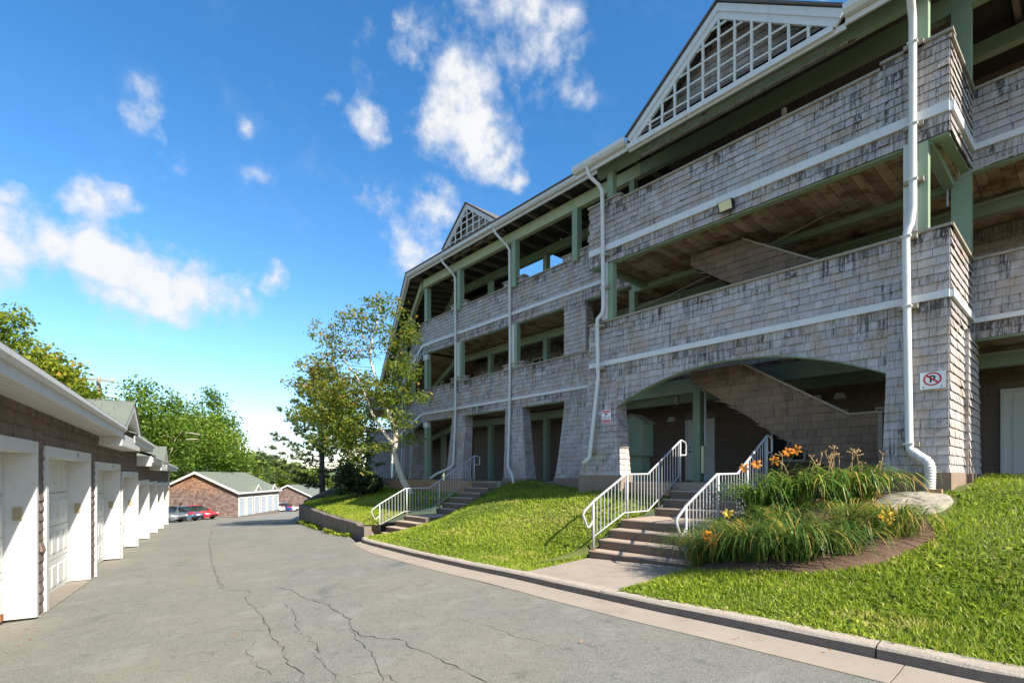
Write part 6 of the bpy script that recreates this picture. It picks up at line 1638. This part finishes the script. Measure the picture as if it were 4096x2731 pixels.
# birch leaning over the left lawn
br = thing('birch_tree', at(1645, 1985, 21.3), 'leaning white barked birch with sparse turning leaves on the left lawn', 'tree')
B = lambda x, y, rx, ry, Y=20.6, w_=1.0, ts=0.0: (at(x, y, Y), (rx / F_PX * Y, 1.0, ry / F_PX * Y), w_ * rx * ry / 6000, ts)
blobs = [B(1540, 1230, 90, 45, 20.4, .7, .06), B(1440, 1290, 110, 60, 20.4, .65, .12), B(1310, 1330, 70, 50, 20.4, .5, .22), B(1400, 1400, 140, 55, 20.4, .5, .15), B(1570, 1350, 70, 60, 20.2, .55), B(1640, 1330, 45, 55, 20.0, .9, .0),
         B(1610, 1480, 70, 70, 20.2, .9, -.05), B(1300, 1470, 110, 60, 20.4, .6, .2), B(1200, 1535, 60, 25, 20.4, .8, .3), B(1270, 1560, 80, 50, 20.4, .8, .15), B(1420, 1560, 130, 80, 20.6, 1.0, .08), B(1560, 1580, 90, 60, 20.4, 1.1, -.05),
         B(1290, 1650, 90, 70, 20.8, .9, .06), B(1430, 1690, 110, 70, 20.8, .9), B(1350, 1760, 110, 60, 21.0, .8, -.1), B(1590, 1680, 70, 50, 20.4, .8, -.05), B(1690, 1590, 40, 14, 20.0, 1.6), B(1640, 1760, 60, 25, 20.4, .7, .0), B(1510, 1790, 70, 25, 20.6, 1.0), B(1490, 1890, 30, 10, 20.6, .8, .1)]
cr, sp = leaf_cloud('crown', br, blobs, 14000, .062, 'birchleaf', .42, .24, 6, .10)
T = [at(1652, 1985, 21.3), at(1625, 1945, 21.2), at(1607, 1908, 21.1), at(1588, 1851, 21.0), at(1578, 1806, 20.9), at(1583, 1730, 20.8), at(1563, 1675, 20.7), at(1543, 1627, 20.6), at(1515, 1540, 20.6), at(1490, 1470, 20.5), at(1478, 1430, 20.5), at(1484, 1380, 20.5), at(1505, 1310, 20.4), at(1522, 1215, 20.4)]
limbs(br, T, [.17, .14, .125, .115, .11, .105, .09, .075, .06, .05, .042, .034, .024, .012], sp, 'bark', 46, .013, tmat='birchbark')
m = MB(); m.tube([at(1580, 1790, 20.9), at(1559, 1758, 20.7), at(1527, 1717, 20.6), at(1486, 1650, 20.5), at(1473, 1605, 20.5), at(1430, 1510, 20.4), at(1370, 1430, 20.4)], [.085, .075, .06, .05, .045, .03, .012], 8); m.build('limb', MT['birchbark'], br, smooth=True)
b2 = thing('birch_tree', at(1400, 1960, 25), 'twin stemmed young birch with greener leaves standing behind the dark bush', 'tree')
blobs = [B(1230, 1660, 70, 40, 25, .8, .1), B(1340, 1720, 90, 70, 25, 1, 0), B(1430, 1780, 80, 80, 25, .8, -.1), B(1420, 1870, 70, 50, 25, .7, -.2), B(1340, 1610, 90, 60, 25, .8, .15), B(1400, 1660, 90, 60, 25, .8, .05)]
cr, sp = leaf_cloud('crown', b2, blobs, 6000, .075, 'birchleaf', .34, .2, 7, .14)
limbs(b2, [at(1425, 1985, 25), at(1422, 1900, 25), at(1400, 1830, 25), at(1388, 1740, 25), at(1370, 1640, 25)], [.09, .075, .06, .05, .02], sp, 'bark', 22, .012, tmat='birchbark')
m = MB(); m.tube([at(1445, 1985, 25), at(1440, 1880, 24.9), at(1415, 1790, 24.8), at(1408, 1700, 24.8)], [.07, .06, .045, .02], 7); m.build('trunk', MT['birchbark'], b2, smooth=True)
# dark rounded bush
bu = thing('dark_bush', at(1430, 1985, 23.6), 'dark glossy rounded bush at the foot of the twin stemmed birch', 'bush')
blobs = [B(1400, 1905, 60, 50, 23.6), B(1450, 1930, 65, 42, 23.4), B(1490, 1935, 40, 30, 23.4), B(1380, 1950, 40, 25, 23.4)]
cr, sp = leaf_cloud('crown', bu, blobs, 5200, .07, 'bushleaf', .4, .25, 6, .09)
limbs(bu, [at(1430, 1990, 23.6), at(1430, 1940, 23.6)], [.05, .03], sp, 'bark', 10, .015)

# pine by the end of the wall
pn = thing('pine_tree', at(1290, 1990, 33), 'tall pine with layered needle boughs at the far end of the retaining wall', 'tree')
m = MB(); m.tube([at(1290, 2010, 33), at(1289, 1900, 33), at(1285, 1750, 33), at(1282, 1600, 33), at(1280, 1490, 33)], [.20, .18, .15, .10, .03], 10); m.build('trunk', MT['bark'], pn, smooth=True)
tv, tf, tt = [], [], []
def tuft(p, d, L=.24, n=14):
    for k in range(n):
        v = (Vector((random.gauss(0, 1), random.gauss(0, 1), random.gauss(0, 1))).normalized() * .85 + d * .8).normalized(); s = v.orthogonal().normalized() * .024; b = len(tv)
        tv.extend([tuple(p - s), tuple(p + s), tuple(p + v * L * random.uniform(.7, 1.15))]); tf.append((b, b + 1, b + 2)); tt.append(min(1, max(0, random.gauss(.45, .25))))
zb, zt_ = at(0, 1960, 33).z, at(0, 1490, 33).z; xb = at(1287, 0, 33).x
nb_ = 70
for i in range(nb_):
    f = (i + random.random()) / nb_; z = zb + (zt_ - zb) * f; az = i * 2.4 + random.uniform(-.3, .3); L = (3.3 * (1 - f) ** .7 + .4) * random.uniform(.7, 1.1)
    if f < .12: L *= .8
    d = Vector((math.cos(az), math.sin(az), .12 + .35 * f)).normalized(); p0 = Vector((xb, 33, z)); pts = [p0]
    for k in range(1, 6): pts.append(p0 + d * L * k / 5 + Vector((0, 0, -.10 * math.sin(k / 5 * 3.14) * L + .02 * k)))
    m = MB(); m.tube(pts, [.032, .026, .02, .016, .011, .006], 5, cap=False); m.build('bough', MT['bark'], pn)
    for k in range(2, 6):
        for q in range(7 if k < 5 else 10):
            sd = (Vector((-d.y, d.x, 0)) * random.choice((-1, 1)) * random.uniform(.3, 1) + d * random.uniform(.2, 1)).normalized()
            tuft(pts[k] + sd * random.uniform(.05, .38) * (L / 2.2 + .25) + Vector((0, 0, random.uniform(-.05, .12))), (sd + Vector((0, 0, .5))).normalized())
link_mesh('needles', tv, tf, MT['pineleaf'], pn, tones=tt)

def crown_tree(name, base, blobs, n, size, mat, label, trunk_r=.2, mu=.45, sd=.22, group=None, nl=14, bark='bark', clump=9, csd=.3):
    t = thing(name, base, label, 'tree', group); cr, sp = leaf_cloud('crown', t, blobs, n, size, mat, mu, sd, clump, csd)
    top = Vector(blobs[0][0]); b = Vector(base)
    limbs(t, [b, b.lerp(top, .35) + Vector((random.uniform(-.2, .2), 0, 0)), b.lerp(top, .7), top], [trunk_r, trunk_r * .8, trunk_r * .55, trunk_r * .15], sp, bark, nl, trunk_r * .3)
    return t
def at_base(x, Y): 
    p = at(x, 1900, Y); return Vector((p.x, p.y, g(p.x, p.y) - .4))
D3 = lambda x, y, rx, ry, Y, w_=1.0, ts=0.0, ry_=None: (at(x, y, Y), (rx / F_PX * Y, (ry_ or rx / F_PX * Y * .8), ry / F_PX * Y), w_ * rx * ry / 6000, ts)
GT = 'trees behind the garages'
crown_tree('maple_tree', at_base(60, 24), [D3(90, 1480, 150, 130, 24, 1, .05), D3(20, 1340, 90, 90, 24, .8, -.05), D3(60, 1270, 60, 40, 24, .5, 0), D3(200, 1500, 110, 90, 24, 1, .15), D3(-80, 1500, 160, 200, 24, 1, 0)], 12000, .10, 'yellowleaf', 'yellowing tree over the near garage roof at the left edge', .22, .48, .2, GT, 16, csd=.22)
crown_tree('maple_tree', at_base(330, 27), [D3(320, 1590, 95, 60, 27, 1, .05), D3(230, 1530, 90, 80, 27, .9, .2), D3(430, 1650, 60, 40, 27, .8, -.05), D3(320, 1680, 140, 80, 27, .7, -.1)], 9000, .10, 'yellowleaf', 'round yellow green tree in front of the utility pole behind the garage roof', .2, .4, .2, GT, 12, csd=.22)
crown_tree('maple_tree', at_base(585, 48), [D3(560, 1565, 75, 55, 48, .38, 0), D3(600, 1660, 125, 80, 48, .8, 0), D3(690, 1615, 60, 45, 48, .4, 0), D3(540, 1750, 150, 100, 48, 1, -.1), D3(700, 1735, 105, 80, 48, .9, -.05), D3(620, 1830, 150, 60, 48, 1, -.1)], 12000, .155, 'mapleleaf', 'tall green maple left of the bare pale branch above the brown gable', .25, .48, .22, GT, 22, csd=.45)
crown_tree('maple_tree', at_base(760, 62), [D3(745, 1660, 60, 50, 62, .5, 0), D3(740, 1740, 130, 80, 62, 1, .0), D3(820, 1700, 80, 60, 62, .6, .1), D3(850, 1770, 110, 70, 62, .9, .1), D3(720, 1830, 140, 70, 62, 1, -.25)], 11000, .175, 'mapleleaf', 'spreading bright green maple right above the brown garage gable', .25, .55, .22, GT, 20, csd=.5)
crown_tree('maple_tree', at_base(880, 70), [D3(855, 1610, 45, 45, 70, .45, -.1), D3(880, 1700, 70, 70, 70, .5, -.05), D3(920, 1760, 50, 50, 70, .6, 0), D3(890, 1830, 110, 60, 70, 1, 0), D3(830, 1570, 30, 15, 70, .4, 0)], 8000, .185, 'mapleleaf', 'slender tall green tree standing out highest right of the maples', .22, .42, .2, GT, 18, csd=.5)
for i, (x, y, rx, ry, Y, lab) in enumerate([(1000, 1860, 70, 45, 120, 'yellow green tree low over the garage ridge, left of the small pine'), (1090, 1880, 80, 45, 125, 'dense green tree just right of the small dark pine top'), (950, 1880, 80, 50, 112, 'green tree between the tall slender tree and the garage ridge'), (1180, 1900, 90, 42, 128, 'broad green tree behind the farthest garage roof'), (1260, 1910, 80, 36, 122, 'bushy green tree behind the pine trunk')]):
    crown_tree('woodland_tree', at_base(x, Y), [D3(x, y, rx, ry, Y), D3(x - rx * .5, y + 50, rx * .8, 45, Y, 1, -.1), D3(x + rx * .5, y + 45, rx * .8, 45, Y, 1, -.1), D3(x, y - ry * .8, rx * .4, ry * .5, Y, .5, .1)], 6500, .28, 'woodleaf', lab, .25, .48, .24, 'trees beyond the far garages', 8, csd=.6)
crown_tree('pine_tree', at_base(1048, 116), [D3(1045, 1815, 18, 22, 116), D3(1065, 1840, 25, 20, 116), D3(1040, 1860, 40, 30, 116), D3(1050, 1910, 60, 40, 116)], 3000, .26, 'pineleaf', 'small dark pine top rising above the far trees', .2, .45, .2, None, 8, csd=.35)
# bare pale branch and the dim wood behind the garages
bb = thing('bare_tree', at_base(760, 56), 'bare pale forked dead tree in front of the maples', 'tree')
for pts in (((664, 1860), (690, 1790), (700, 1760), (730, 1720)), ((695, 1775), (740, 1758), (790, 1755)), ((700, 1760), (670, 1742), (650, 1740)), ((712, 1740), (760, 1730), (800, 1738))):
    m = MB(); m.tube([at(x, y, 47) for x, y in pts], [.09 if len(pts) == 4 else .05] + [.06, .04, .02][:len(pts) - 1], 6); m.build('branch', MT['palebark'], bb, smooth=True)
for i, (x, Y, r_, top) in enumerate([(690, 56, .16, 1880), (785, 62, .2, 1820), (820, 66, .14, 1850), (730, 60, .12, 1850)]):
    pass
wood = [D3(x, 1880 + 25 * math.sin(x * .02), 120, 70, 78, 1, -.1) for x in range(480, 1000, 90)] + [D3(x, 1925, 130, 40, 150, 1, -.05) for x in range(900, 1420, 100)] + [D3(x, 1720 + (x + 300) * .08, 170, 120, 42, 1, -.2) for x in range(-400, 420, 130)]
wd, sp = leaf_cloud('far_wood', None, wood, 26000, .34, 'woodleaf', .36, .22, 9, .8)
tag(wd, 'dense green wood closing the view behind garages and trees', 'wood', kind='stuff')
tr = 0
for (x, Y) in ((668, 50), (790, 66), (905, 75), (1010, 96)):
    b = at_base(x, Y); m = MB(); m.tube([b, b + Vector((.2, 0, 6.5))], [.17, .1], 8); o = empty('bare_tree', b); m.build('trunk', MT['palebark'], o); tag(o, ['pale bare trunk at the end of the near garage eaves', 'pale bare trunk left above the brown gable', 'pale bare trunk behind the ridge of the brown garage', 'pale bare trunk deep in the far wood'][tr], 'tree'); tr += 1
